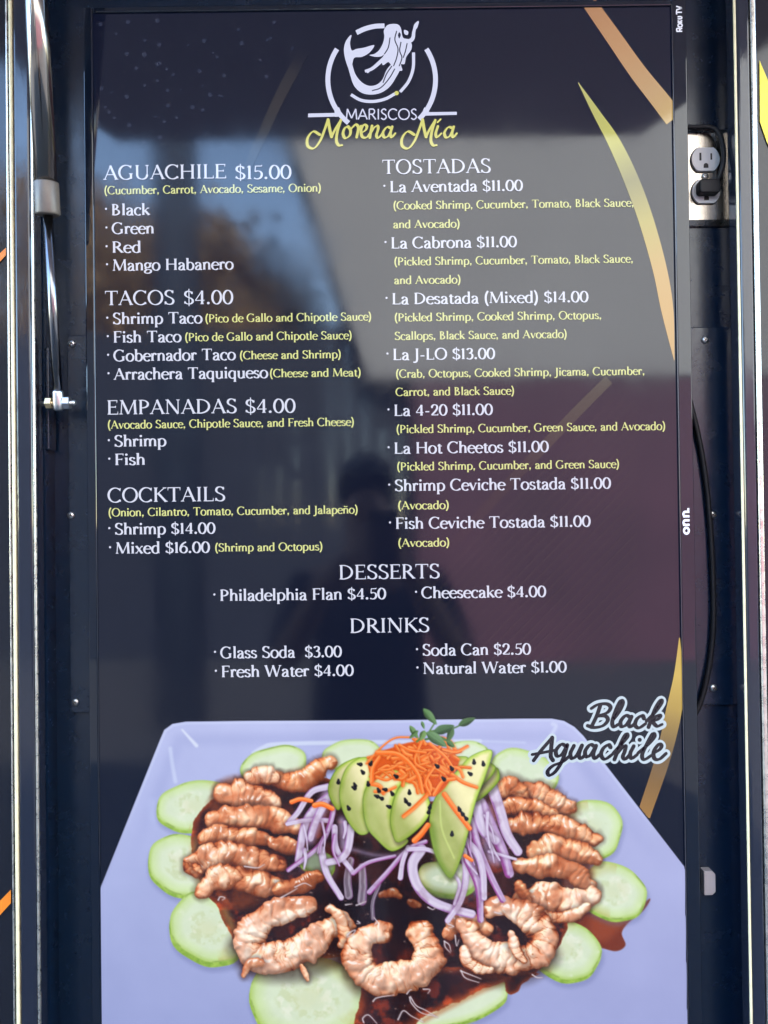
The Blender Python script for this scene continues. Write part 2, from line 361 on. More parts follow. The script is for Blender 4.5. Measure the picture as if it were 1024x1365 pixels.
# cable hanging down behind the television
yc = YB - 0.010
cpts = [P(870, 430, yc), P(905, 490, yc), P(926, 560, yc), P(938, 620, yc), P(946, 690, yc), P(950, 760, yc), P(951, 830, yc), P(945, 890, yc), P(930, 945, yc), P(895, 1000, yc)]
b = MB(); b.tube(catmull(cpts, 8), 0.0034, 12); tag(b.build('video_cable', M['cord'], origin=tuple(cpts[4])), 'black cable bowing out from behind the television past the lower screws', 'cable')

# ------------------------------------------------------------------ gas strut
strut = thing('gas_strut', P(78, 537, -0.004), 'grey gas strut on a ball stud holding the hatch up beside the screen', 'gas strut')
pb = P(77.5, 530, -0.012); pt = P(46.5, -30, -0.082)
dr = (pt - pb).normalized()
def on(py):   # point of the strut's axis at photo row py
    lo, hi = 0.0, 2.5
    for _ in range(40):
        mid = (lo + hi) / 2; q = pb + (pt - pb) * mid - cam_loc
        yy_ = CY0 - FPX * q.dot(cam_u) / q.dot(fwd0)
        if yy_ > py: lo = mid
        else: hi = mid
    return pb + (pt - pb) * lo
c0, c1 = on(287), on(243)
body_end = pb + dr * ((ho - pb).dot(hn) / dr.dot(hn) - 0.012)
b = MB(); b.tube([c1 - dr * 0.002, body_end], 0.0117, 40); b.build('cylinder', M['strut_body'], strut)
b = MB(); b.tube([c0, c0 + dr * 0.0012, c0 + dr * 0.002, c1 - dr * 0.001, c1], [0.0120, 0.0130, 0.0132, 0.0132, 0.0128], 40); b.build('collar', M['strut_collar'], strut)
b = MB(); b.tube([pb + dr * 0.004, c0 + dr * 0.003], 0.0052, 24); b.build('rod', M['chrome'], strut)
b = MB(); b.tube([pb - dr * 0.0155, pb - dr * 0.0135, pb - dr * 0.008, pb + dr * 0.006, pb + dr * 0.008], [0.0035, 0.0060, 0.0064, 0.0060, 0.0055], 20); b.build('end_socket', M['zinc'], strut)
sc_ = pb - dr * 0.0062
b = MB(); b.tube([sc_ + Vector((-0.022, 0, 0)), sc_ + Vector((0.020, 0, 0))], 0.0028, 14); b.tube([sc_ + Vector((0.0175, 0, 0)), sc_ + Vector((0.0185, 0, 0))], 0.0034, 14); b.build('ball_stud', M['zinc'], strut)
def hexnut(x0, x1, r):
    b = MB(); o_ = sc_; b.prism([(r * math.cos(R(60 * k + 12)), r * math.sin(R(60 * k + 12))) for k in range(6)], x0, x1, (o_, Vector((0, 1, 0)), Vector((0, 0, 1)), Vector((1, 0, 0)))); return b
hexnut(0.0062, 0.0140, 0.0078).build('nut', M['zinc'], strut, bevel=0.0006)
hexnut(-0.0140, -0.0072, 0.0070).build('nut', M['brass'], strut, bevel=0.0006)
pa = P(49, 463, YF + 0.034); pz = P(52, 600, YF + 0.034)
b = MB(); b.box((CL + 0.0002, YF + 0.032, pz.z), (CL + 0.004, YF + 0.052, pa.z)); b.build('mounting_plate', M['strip_black'], strut, bevel=0.001)

# ------------------------------------------------------------------ television
TX0, TX1 = P(117.0, 682, 0).x, P(925, 682, 0).x
SX0, SX1 = P(129.8, 682, 0).x, P(905.3, 682, 0).x
SZ1 = P(500, 13.8, 0).z; SZ0 = SZ1 - 1.218
TZ1 = SZ1 + 0.0075; TZ0 = SZ0 - 0.0075
tv = thing('television', ((TX0 + TX1) / 2, 0.03, (TZ0 + TZ1) / 2), 'large flat television hung upright showing the lit seafood menu', 'television')
b = MB(); b.box((TX0 + 0.02, 0.0102, TZ0 + 0.02), (TX1 - 0.045, 0.029, TZ1 - 0.02)); b.build('housing', M['housing'], tv, bevel=0.002)
b = MB(); yb0, yb1 = -0.0022, 0.0100
b.box((TX0, yb0, TZ0), (SX0, yb1, TZ1)); b.box((SX1, yb0, TZ0), (TX1, yb1, TZ1)); b.box((SX0 + 0.00001, yb0, SZ1), (SX1 - 0.00001, yb1, TZ1)); b.box((SX0 + 0.00001, yb0, TZ0), (SX1 - 0.00001, yb1, SZ0))
bez = b.build('bezel', M['bezel'], tv, bevel=0.0016, seg=3)
b = MB(); b.poly([(SX0 - 0.002, 0, SZ0 - 0.002), (SX1 + 0.002, 0, SZ0 - 0.002), (SX1 + 0.002, 0, SZ1 + 0.002), (SX0 - 0.002, 0, SZ1 + 0.002)])
rr = random.Random(3)
for k in range(64):                       # the menu's dim dotted corner
    x = rr.uniform(128, 400); y = rr.uniform(22, 190)
    if x > 300 and y > 110: continue
    c = P(x, y, -0.0002); q = rr.uniform(1.6, 3.4) / 1133
    b.poly([(c.x + q * math.cos(a), c.y, c.z + q * math.sin(a)) for a in np.linspace(0, 2 * math.pi, 13)[:-1]], 1)
for k in range(44):                       # the menu's dim slanted hatching
    x, y = 850.0, 500.0 + k * 15
    run = []
    while x > 480:
        if x > 812 - (y - 506) / 1.04 + 14 and 530 < y < 905 - max(0, 640 - x): run.append((x, y))
        x -= 4; y += 4.1
    if len(run) > 8:
        (xa, ya), (xb, yb) = run[0], run[-1]
        b.poly([P(xa, ya - 2.2, -0.0002), P(xb, yb - 2.2, -0.0002), P(xb, yb + 2.2, -0.0002), P(xa, ya + 2.2, -0.0002)], 2)
scr = b.build('screen', [screen_mat('screen_black', (4, 11, 34)), screen_mat('dot_pattern_dim', (40, 46, 68)), screen_mat('hatch_pattern_dim', (24, 24, 38))], tv)
# thin bright line of the chin's inner edge
b = MB(); b.box((SX1 - 0.0004, yb0 - 0.0006, TZ0 + 0.004), (SX1 + 0.0007, yb0 + 0.0002, TZ1 - 0.006)); b.build('chin_line', mat('chin_line_plastic', (0.03, 0.03, 0.035), 0.15, spec=0.8), tv, bevel=0.0002)

# ---- lettering made of pen strokes ----
def nib_strip(mb, pts, wfun, to3, depth, mi=0, cap=False):
    """a pen stroke as a strip of quads; wfun(direction angle, t) gives its width"""
    n = len(pts); L = []; Rr = []
    for i, (x, y) in enumerate(pts):
        a = pts[max(i - 1, 0)]; b_ = pts[min(i + 1, n - 1)]
        dx, dy = b_[0] - a[0], b_[1] - a[1]; q = math.hypot(dx, dy) or 1e-9; dx /= q; dy /= q
        w = wfun(math.atan2(dy, dx), i / max(1, n - 1)) / 2
        L.append((x - dy * w, y + dx * w)); Rr.append((x + dy * w, y - dx * w))
    k = len(mb.v)
    for a, b_ in zip(L, Rr): mb.v.append(tuple(to3(*a, depth))); mb.v.append(tuple(to3(*b_, depth)))
    for i in range(n - 1):
        mb.f.append([k + 2 * i, k + 2 * i + 1, k + 2 * i + 3, k + 2 * i + 2]); mb.mi.append(mi); mb.sm.append(False)
    if cap:
        for (x, y), i in ((pts[0], 0), (pts[-1], n - 1)):
            w = math.dist(L[i], Rr[i]) / 2
            mb.poly([to3(x + w * math.cos(t), y + w * math.sin(t), depth - 0.000004) for t in np.linspace(0, 2 * math.pi, 14)[:-1]], mi)

def bez(p, n=12):
    p = [np.array(q, float) for q in p]; out = []
    for i in range(0, len(p) - 1, 3):
        for k in range(n + (1 if i + 4 >= len(p) else 0)):
            t = k / n; out.append(tuple((1 - t) ** 3 * p[i] + 3 * (1 - t) ** 2 * t * p[i + 1] + 3 * (1 - t) * t * t * p[i + 2] + t ** 3 * p[i + 3]))
    return out
def arc(cx, cy, rx, ry, a0, a1, n=26): return [(cx + rx * math.cos(R(a)), cy + ry * math.sin(R(a))) for a in np.linspace(a0, a1, n)]

# serif alphabet; cap height 700, x-height 460.  v stem, t thin line, k thick line, c bezier, e arc, s serif, d dot, w wedge tick
GL = {
'A': (640, [('t', 55, 0, 322, 700), ('k', 300, 700, 578, 0), ('t', 150, 245, 470, 245), ('s', 55, 0, 70, 75), ('s', 585, 0, 85, 75)]),
'B': (560, [('v', 125, 0, 700), ('c', (110, 684), (430, 715), (430, 370), (130, 372)), ('c', (130, 372), (560, 385), (545, -20), (110, 16)), ('s', 115, 0, 75, 60), ('s', 115, 700, 75, 60)]),
'C': (640, [('e', 355, 350, 300, 350, 42, 318), ('w', 575, 690, 575, 530), ('w', 585, 30, 585, 130)]),
'D': (700, [('v', 125, 0, 700), ('c', (110, 684), (770, 730), (770, -30), (110, 16)), ('s', 115, 0, 75, 60), ('s', 115, 700, 75, 60)]),
'E': (540, [('v', 125, 0, 700), ('t', 110, 684, 460, 684), ('t', 120, 365, 400, 365), ('t', 110, 16, 490, 16), ('w', 462, 700, 462, 560), ('w', 400, 420, 400, 310), ('w', 500, 0, 500, 150), ('s', 115, 0, 75, 20), ('s', 115, 700, 75, 20)]),
'F': (500, [('v', 125, 0, 700), ('t', 110, 684, 455, 684), ('t', 120, 350, 390, 350), ('w', 457, 700, 457, 560), ('w', 392, 405, 392, 295), ('s', 125, 0, 80, 85), ('s', 115, 700, 75, 20)]),
'G': (715, [('e', 355, 350, 300, 350, 42, 300), ('v', 575, 30, 300), ('s', 580, 300, 95, 75), ('w', 575, 690, 575, 530), ('c', (500, 40), (540, 60), (570, 70), (578, 90))]),
'H': (720, [('v', 125, 0, 700), ('v', 590, 0, 700), ('t', 120, 365, 590, 365), ('s', 125, 0, 80, 80), ('s', 125, 700, 80, 80), ('s', 590, 0, 80, 80), ('s', 590, 700, 80, 80)]),
'I': (300, [('v', 150, 0, 700), ('s', 150, 0, 85, 85), ('s', 150, 700, 85, 85)]),
'J': (290, [('v', 165, 40, 700), ('c', (165, 60), (165, -120), (70, -190), (-20, -165)), ('s', 165, 700, 90, 75), ('d', -15, -150, 42)]),
'K': (620, [('v', 125, 0, 700), ('t', 520, 690, 140, 330), ('k', 230, 420, 580, 0), ('s', 125, 0, 80, 80), ('s', 125, 700, 80, 80), ('s', 520, 700, 80, 80), ('s', 580, 0, 60, 75)]),
'L': (510, [('v', 125, 0, 700), ('t', 110, 16, 455, 16), ('w', 470, 0, 470, 160), ('s', 115, 0, 75, 20), ('s', 125, 700, 80, 80)]),
'M': (850, [('t', 95, 0, 140, 700), ('k', 135, 700, 425, 20), ('t', 425, 20, 705, 700), ('k', 705, 700, 745, 0), ('s', 95, 0, 75, 75), ('s', 748, 0, 85, 80), ('s', 130, 700, 75, 10), ('s', 715, 700, 10, 75)]),
'N': (730, [('t', 120, 0, 120, 700), ('k', 115, 700, 600, 0), ('t', 600, 0, 600, 700), ('s', 120, 0, 75, 75), ('s', 110, 700, 75, 10), ('s', 600, 700, 75, 75)]),
'O': (730, [('e', 365, 350, 305, 352, 0, 360)]),
'P': (540, [('v', 125, 0, 700), ('c', (110, 684), (560, 720), (560, 270), (130, 310)), ('s', 125, 0, 80, 85), ('s', 115, 700, 75, 30)]),
'R': (600, [('v', 125, 0, 700), ('c', (110, 684), (530, 720), (530, 310), (130, 345)), ('k', 275, 345, 550, 10), ('s', 125, 0, 80, 80), ('s', 115, 700, 75, 30), ('s', 570, 0, 50, 60)]),
'S': (500, [('c', (410, 580), (370, 740), (85, 740), (85, 535), (85, 350), (435, 370), (435, 170), (435, -50), (110, -40), (65, 140)), ('w', 415, 690, 415, 530), ('w', 62, 10, 62, 170)]),
'T': (620, [('t', 40, 682, 580, 682), ('v', 310, 0, 700), ('w', 44, 700, 36, 545), ('w', 576, 700, 584, 545), ('s', 310, 0, 90, 90)]),
'U': (690, [('v', 125, 210, 700), ('c', (125, 230), (125, -70), (570, -70), (570, 230)), ('t', 570, 220, 570, 700), ('s', 125, 700, 80, 80), ('s', 570, 700, 75, 75)]),
'V': (640, [('k', 60, 700, 320, 0), ('t', 320, 0, 580, 700), ('s', 60, 700, 75, 80), ('s', 580, 700, 75, 70)]),
'W': (930, [('k', 55, 700, 270, 0), ('t', 270, 0, 470, 690), ('k', 460, 700, 670, 0), ('t', 670, 0, 870, 700), ('s', 55, 700, 75, 80), ('s', 870, 700, 75, 70)]),
'a': (440, [('v', 330, 30, 320), ('c', (330, 300), (330, 490), (110, 490), (75, 360)), ('c', (330, 275), (60, 270), (10, 0), (165, -2), (240, -4), (300, 50), (330, 100)), ('d', 88, 365, 45), ('c', (330, 60), (330, -10), (380, -10), (420, 25))]),
'b': (500, [('v', 105, 20, 735), ('e', 255, 228, 190, 238, 140, -150), ('s', 95, 730, 75, 0)]),
'c': (410, [('e', 245, 225, 195, 237, 45, 310), ('d', 360, 385, 45)]),
'd': (500, [('v', 390, 0, 735), ('e', 245, 225, 190, 237, 40, 325), ('s', 385, 730, 80, 0), ('s', 400, 0, 0, 70)]),
'e': (430, [('e', 240, 225, 192, 237, 8, 318), ('t', 60, 262, 425, 262)]),
'f': (300, [('v', 140, 0, 560), ('c', (140, 540), (140, 770), (280, 780), (335, 690)), ('t', 40, 445, 300, 445), ('s', 140, 0, 75, 90), ('d', 325, 680, 45)]),
'g': (450, [('e', 215, 315, 150, 150, 0, 360), ('c', (135, 190), (60, 110), (90, 55), (230, 50), (400, 45), (430, -20), (400, -100), (360, -210), (60, -220), (55, -100), (50, -30), (130, 20), (190, 45)), ('t', 310, 430, 420, 455), ('d', 415, 435, 38)]),
'h': (500, [('v', 105, 0, 735), ('c', (105, 300), (150, 500), (395, 540), (395, 270)), ('v', 395, 0, 290), ('s', 105, 0, 75, 75), ('s', 95, 730, 75, 0), ('s', 395, 0, 70, 75)]),
'i': (240, [('v', 120, 0, 460), ('d', 118, 640, 58), ('s', 120, 0, 75, 80), ('s', 110, 450, 75, 0)]),
'k': (470, [('v', 105, 0, 735), ('t', 370, 440, 120, 215), ('k', 190, 285, 420, 0), ('s', 105, 0, 75, 70), ('s', 95, 730, 75, 0), ('s', 370, 450, 60, 70), ('s', 430, 0, 50, 60)]),
'l': (240, [('v', 120, 0, 735), ('s', 120, 0, 75, 80), ('s', 110, 730, 75, 0)]),
'm': (770, [('v', 105, 0, 460), ('c', (105, 300), (140, 490), (380, 540), (380, 270)), ('v', 380, 0, 290), ('c', (380, 300), (420, 490), (660, 540), (660, 270)), ('v', 660, 0, 290), ('s', 105, 0, 75, 75), ('s', 95, 450, 75, 0), ('s', 380, 0, 70, 70), ('s', 660, 0, 70, 75)]),
'n': (500, [('v', 105, 0, 460), ('c', (105, 300), (150, 490), (395, 540), (395, 270)), ('v', 395, 0, 290), ('s', 105, 0, 75, 75), ('s', 95, 450, 75, 0), ('s', 395, 0, 70, 75)]),
'o': (480, [('e', 240, 228, 198, 240, 0, 360)]),
'p': (510, [('v', 105, -230, 460), ('e', 260, 228, 195, 238, 140, -145), ('s', 105, -230, 75, 85), ('s', 95, 450, 75, 0)]),
'q': (500, [('v', 390, -230, 460), ('e', 245, 225, 190, 237, 40, 320), ('s', 390, -230, 80, 75)]),
'r': (350, [('v', 105, 0, 460), ('c', (105, 290), (150, 450), (240, 500), (310, 420)), ('d', 300, 410, 48), ('s', 105, 0, 75, 90), ('s', 95, 450, 75, 0)]),
's': (360, [('c', (290, 375), (260, 490), (65, 490), (65, 350), (65, 230), (310, 250), (310, 115), (310, -35), (85, -30), (50, 95)), ('w', 292, 450, 292, 350), ('w', 50, 10, 50, 115)]),
't': (310, [('v', 145, 90, 560), ('c', (145, 110), (145, -40), (240, -20), (300, 45)), ('t', 40, 442, 290, 442), ('t', 60, 455, 150, 570)]),
'u': (500, [('v', 105, 140, 460), ('c', (105, 160), (105, -60), (300, -40), (390, 110)), ('v', 390, 0, 460), ('s', 95, 450, 75, 0), ('s', 380, 450, 75, 0), ('s', 400, 0, 0, 75)]),
'v': (450, [('k', 60, 455, 230, 0), ('t', 230, 0, 400, 455), ('s', 60, 455, 60, 75), ('s', 400, 455, 65, 55)]),
'w': (680, [('k', 55, 455, 210, 0), ('t', 210, 0, 345, 450), ('k', 340, 455, 490, 0), ('t', 490, 0, 630, 455), ('s', 55, 455, 55, 70), ('s', 630, 455, 60, 50)]),
'x': (460, [('k', 70, 455, 390, 0), ('t', 380, 455, 70, 0), ('s', 70, 455, 60, 70), ('s', 390, 455, 60, 60), ('s', 70, 0, 60, 65), ('s', 395, 0, 65, 60)]),
'0': (490, [('e', 245, 330, 195, 335, 0, 360)]),
'1': (290, [('v', 150, 0, 665), ('t', 60, 590, 150, 655), ('s', 150, 0, 85, 85)]),
'2': (470, [('c', (75, 500), (90, 720), (400, 720), (385, 490), (370, 320), (180, 150), (65, 25)), ('t', 60, 25, 400, 25), ('w', 420, 0, 420, 140), ('d', 85, 500, 45)]),
'3': (450, [('c', (75, 560), (130, 710), (370, 690), (350, 520), (335, 400), (250, 370), (180, 365)), ('c', (180, 365), (330, 370), (400, 280), (380, 160), (355, -40), (110, -40), (60, 70))]),
'4': (500, [('t', 45, 190, 345, 660), ('t', 45, 185, 460, 185), ('v', 345, 0, 665), ('s', 345, 0, 75, 75)]),
'5': (450, [('t', 120, 640, 390, 640), ('t', 120, 650, 95, 365), ('c', (95, 370), (260, 450), (410, 360), (390, 200), (370, -20), (130, -40), (55, 60)), ('w', 395, 690, 385, 620)]),
'6': (480, [('e', 245, 205, 185, 208, 0, 360), ('c', (62, 215), (70, 450), (200, 610), (390, 665))]),
'$': (480, [('c', (390, 520), (350, 690), (80, 690), (80, 495), (80, 320), (420, 345), (420, 160), (420, -30), (100, -30), (60, 130)), ('t', 250, -90, 250, 760), ('w', 395, 620, 395, 490), ('w', 58, 40, 58, 170)]),
'(': (290, [('c', (250, 760), (60, 560), (60, 40), (250, -170))]),
')': (290, [('c', (40, 760), (230, 560), (230, 40), (40, -170))]),
',': (230, [('d', 110, 50, 62), ('t', 145, 55, 80, -120)]),
'.': (230, [('d', 110, 48, 62)]),
'-': (350, [('h', 60, 235, 290, 235)]),
' ': (265, []),
}
GL['\u00f1'] = (500, GL['n'][1] + [('c', (110, 590), (180, 690), (280, 540), (380, 640))])
_dep = [0]
def text(mb, s, x0, x1, base_y, cap_px, mi=0, bold=1.0):
    """s between photo columns x0 and x1, its baseline through (x0, base_y), as strokes lying on the screen"""
    o = P(x0, base_y, 0); wid = P(x1, base_y, 0).x - o.x
    TH, TN = 98 * bold, 42 * bold
    adv = []; x = -40
    for ch in s: adv.append(x); x += GL[ch][0] + 12
    total = x - 12 - 45; kx = wid / total; ky = cap_px / (FPX / DIST) / 700
    l_k = 1.18
    def nibw(a, t): return TN + (TH - TN) * abs(math.sin(a - R(-12) if False else a + R(10))) ** 1.3
    for ch, ax in zip(s, adv):
        for g_ in GL[ch][1]:
            _dep[0] = (_dep[0] + 1) % 40; dep = -0.0006 - _dep[0] * 0.000005
            def to3(a, b_, d): return (o.x + (a + ax) * kx, d, o.z + b_ * ky)
            t_ = g_[0]
            if t_ == 'v': nib_strip(mb, [(g_[1], g_[2]), (g_[1], g_[3])], lambda a, t: TH, to3, dep, mi)
            elif t_ == 't': nib_strip(mb, [g_[1:3], g_[3:5]], lambda a, t: TN, to3, dep, mi)
            elif t_ == 'k': nib_strip(mb, [g_[1:3], g_[3:5]], lambda a, t: TH, to3, dep, mi)
            elif t_ == 'h': nib_strip(mb, [g_[1:3], g_[3:5]], lambda a, t: TN * 1.4, to3, dep, mi)
            elif t_ == 'w': nib_strip(mb, [g_[1:3], g_[3:5]], lambda a, t: TN * 0.9 * (1.3 - t), to3, dep, mi)
            elif t_ == 'c': nib_strip(mb, bez(g_[1:]), nibw, to3, dep, mi)
            elif t_ == 'e': nib_strip(mb, arc(*g_[1:]), nibw, to3, dep, mi)
            elif t_ == 'd': mb.poly([to3(g_[1] + g_[3] * bold * math.cos(a), g_[2] + g_[3] * bold * math.sin(a), dep) for a in np.linspace(0, 2 * math.pi, 13)[:-1]], mi)
            elif t_ == 's':
                _, x_, y_, l_, r_ = g_; l_, r_ = l_ * l_k, r_ * l_k; h_ = 46 * bold; y1 = y_ - h_ if y_ > 200 else y_ + h_
                mb.poly([to3(x_ - l_, y_, dep), to3(x_ + r_, y_, dep), to3(x_ + r_ * 0.6, y1, dep), to3(x_ - l_ * 0.6, y1, dep)], mi)

WHITE = screen_mat('menu_white', (222, 226, 246)); YELL = screen_mat('menu_yellow', (222, 226, 150))
HC, IC, NC = 19.0, 15.0, 10.6     # cap heights in photo pixels
def dotm(mb, x, y): 
    c = P(x, y, 0); mb.poly([(c.x + 0.0013 * math.cos(a), -0.0007, c.z + 0.0013 * math.sin(a)) for a in np.linspace(0, 2 * math.pi, 11)[:-1]], 0)
SECTIONS = [
 [('h', 'AGUACHILE', 139.5, 301, 239.8), ('h', '$15.00', 314.5, 387.5, 239.2), ('n', '(Cucumber, Carrot, Avocado, Sesame, Onion)', 139.5, 428, 259.2),
  ('i', 'Black', 149.6, 199, 287.2, 141), ('i', 'Green', 150.2, 205, 312), ('i', 'Red', 150.4, 187.5, 337), ('i', 'Mango Habanero', 151, 310.5, 361)],
 [('h', 'TACOS', 141, 232, 407), ('h', '$4.00', 246, 310, 405.8), ('i', 'Shrimp Taco', 151.3, 269, 432.2), ('n', '(Pico de Gallo and Chipotle Sauce)', 274, 495, 429.8),
  ('i', 'Fish Taco', 152, 241, 456.8), ('n', '(Pico de Gallo and Chipotle Sauce)', 247, 469, 454.8), ('i', 'Gobernador Taco', 152.4, 313.4, 481.6), ('n', '(Cheese and Shrimp)', 320, 454.5, 479),
  ('i', 'Arrachera Taquiqueso', 153, 356.5, 506.2), ('n', '(Cheese and Meat)', 360, 481, 503)],
 [('h', 'EMPANADAS', 143.7, 315, 552.7), ('h', '$4.00', 328, 393, 550.6), ('n', '(Avocado Sauce, Chipotle Sauce, and Fresh Cheese)', 144, 472, 571.5), ('i', 'Shrimp', 153.4, 221, 595.4), ('i', 'Fish', 154, 193, 620)],
 [('h', 'COCKTAILS', 144.7, 299.6, 669.7), ('n', '(Onion, Cilantro, Tomato, Cucumber, and Jalape\u00f1o)', 145, 477, 688.4), ('i', 'Shrimp $14.00', 154, 286.4, 712.6), ('i', 'Mixed $16.00', 155, 279, 738), ('n', '(Shrimp and Octopus)', 287, 430, 735.2)],
 [('h', 'TOSTADAS', 510.5, 653.5, 232.2), ('i', 'La Aventada $11.00', 520.5, 696, 256.5), ('n', '(Cooked Shrimp, Cucumber, Tomato, Black Sauce,', 524.6, 844.5, 279.4), ('n', 'and Avocado)', 524.8, 612.8, 304.4),
  ('i', 'La Cabrona $11.00', 522, 688, 331.4), ('n', '(Pickled Shrimp, Cucumber, Tomato, Black Sauce,', 525.8, 843.7, 354), ('n', 'and Avocado)', 526, 614, 378.8),
  ('i', 'La Desatada (Mixed) $14.00', 523.4, 783.4, 405.8), ('n', '(Pickled Shrimp, Cooked Shrimp, Octopus,', 526.3, 801.5, 428.6), ('n', 'Scallops, Black Sauce, and Avocado)', 526.7, 755.5, 453.2),
  ('i', 'La J-LO $13.00', 524.6, 659, 480), ('n', '(Crab, Octopus, Cooked Shrimp, Jicama, Cucumber,', 528, 859, 503.6), ('n', 'Carrot, and Black Sauce)', 528, 685.4, 527.8),
  ('i', 'La 4-20 $11.00', 526, 656, 554.4), ('n', '(Pickled Shrimp, Cucumber, Green Sauce, and Avocado)', 528.7, 886.8, 577.4), ('i', 'La Hot Cheetos $11.00', 526.2, 730.5, 604.8), ('n', '(Pickled Shrimp, Cucumber, and Green Sauce)', 529.5, 825.3, 627.2),
  ('i', 'Shrimp Ceviche Tostada $11.00', 527, 813.4, 654.6), ('n', '(Avocado)', 530.8, 598.4, 679), ('i', 'Fish Ceviche Tostada $11.00', 528, 786.3, 705), ('n', '(Avocado)', 531, 599, 728.8)],
 [('h', 'DESSERTS', 452.8, 585.5, 772.3), ('i', 'Philadelphia Flan $4.50', 294, 513.8, 801), ('i', 'Cheesecake $4.00', 562.7, 727, 797.4)],
 [('h', 'DRINKS', 467.5, 571.6, 843.6), ('i', 'Glass Soda  $3.00', 294.8, 454.8, 877.4), ('i', 'Fresh Water $4.00', 296, 470.6, 902.6), ('i', 'Soda Can $2.50', 564, 706.8, 873.8), ('i', 'Natural Water $1.00', 564.6, 754.4, 898.2)],
]
for sec in SECTIONS:
    mb = MB()
    for e in sec:
        k, s, x0, x1, y = e[:5]
        if k == 'h': text(mb, s, x0, x1, y, HC, 0, 1.02)
        elif k == 'i': text(mb, s, x0, x1, y, IC, 0, 1.22); dotm(mb, x0 - 8, y - 8.6)
        else: text(mb, s, x0, x1, y, NC, 1, 1.25)
    mb.build('menu_section', [WHITE, YELL], scr)

# ---- shop emblem ----
def Z(x, y): return (380 + x / 3.413, y / 3.413)        # coordinates of the emblem's own drawing
EMB = screen_mat('emblem_white', (214, 218, 244)); GOLDT = screen_mat('emblem_gold', (214, 212, 118)); DARKL = screen_mat('emblem_dark', (30, 34, 58))
def px3(dep): return lambda a, b_, d: tuple(P(*Z(a, b_), d))
eb = MB()
def est(pts, w, mi=0, smooth=True, dep=-0.0006, taper=None):
    pts = catmull(pts, 8) if smooth else pts
    f = (lambda a, t: w) if taper is None else (lambda a, t: w * (taper[0] + (taper[1] - taper[0]) * t))
    _dep[0] = (_dep[0] + 1) % 40
    nib_strip(eb, pts, f, lambda a, b_, d: tuple(P(*Z(a, b_), d)), dep - _dep[0] * 0.000004, mi)
def epoly(pts, mi=0, dep=-0.0007, n=6):
    q = catmull(pts, n, closed=True); _dep[0] = (_dep[0] + 1) % 40
    eb.poly([tuple(P(*Z(a, b_), dep - _dep[0] * 0.000004)) for a, b_ in q], mi)
est(arc(440, 362, 245, 250, 214, 128, 40), 22, smooth=False); est(arc(440, 362, 245, 250, -34, 46, 40), 22, smooth=False)
eb.poly([P(*Z(a, b_), -0.00065) for a, b_ in ((105, 516), (235, 513), (262, 529), (105, 533))]); eb.poly([P(*Z(a, b_), -0.00066) for a, b_ in ((782, 508), (648, 510), (619, 526), (782, 522))])
eb.poly([P(*Z(a, b_), -0.00067) for a, b_ in ((224, 497), (246, 487), (263, 529), (228, 531))]); eb.poly([P(*Z(a, b_), -0.00068) for a, b_ in ((634, 487), (656, 497), (655, 525), (619, 526))])
est([(325, 148), (365, 130), (410, 119), (453, 117)], 22)
est([(300, 430), (345, 455), (400, 461), (455, 450), (502, 425)], 14); est([(524, 418), (562, 370), (583, 310), (585, 238)], 14)
eb.poly([P(*Z(508 + 10 * math.cos(a), 423 + 10 * math.sin(a)), -0.0008) for a in np.linspace(0, 6.28, 17)[:-1]], 1)
# tail fin, tail, hair, arms of the siren silhouette
epoly([(302, 158), (278, 185), (268, 225), (276, 275), (294, 318), (306, 290), (316, 262), (350, 258), (385, 238), (406, 205), (360, 216), (325, 222), (304, 228), (296, 195)])
epoly([(284, 285), (298, 345), (316, 392), (350, 422), (395, 430), (440, 420), (478, 392), (506, 350), (524, 312), (512, 290), (486, 292), (462, 318), (444, 360), (418, 384), (384, 390), (350, 374), (322, 340), (308, 300), (302, 280)])
epoly([(494, 108), (466, 114), (450, 138), (452, 165), (446, 195), (430, 225), (408, 244), (384, 250), (412, 258), (438, 256), (450, 248), (440, 272), (446, 296), (470, 282), (486, 300), (504, 322), (522, 322), (534, 318), (528, 292), (544, 290), (552, 258), (574, 226), (576, 198), (556, 180), (536, 168), (528, 130), (516, 112)])
est([(468, 250), (430, 284), (396, 312), (364, 324)], 17, taper=(1.1, 0.75)); est([(392, 312), (374, 330)], 9)
est([(536, 184), (566, 186), (582, 172), (586, 146), (592, 124), (606, 98)], 17, taper=(1.25, 0.6)); epoly([(584, 128), (590, 108), (608, 95), (604, 120), (594, 134)])
epoly([(542, 136), (560, 142), (558, 158), (544, 154)])
for q in ([(508, 140), (500, 180), (514, 220), (508, 262), (494, 300)], [(528, 190), (522, 230), (532, 262), (520, 300)], [(486, 300), (462, 336), (446, 376)], [(500, 312), (474, 356), (436, 398), (396, 412)], [(556, 196), (548, 232), (538, 262)], [(478, 170), (470, 215), (452, 246)]):
    est(q, 5, 2, dep=-0.0010)
epoly([(520, 146), (514, 160), (520, 174), (527, 158)], 2, dep=-0.0011)
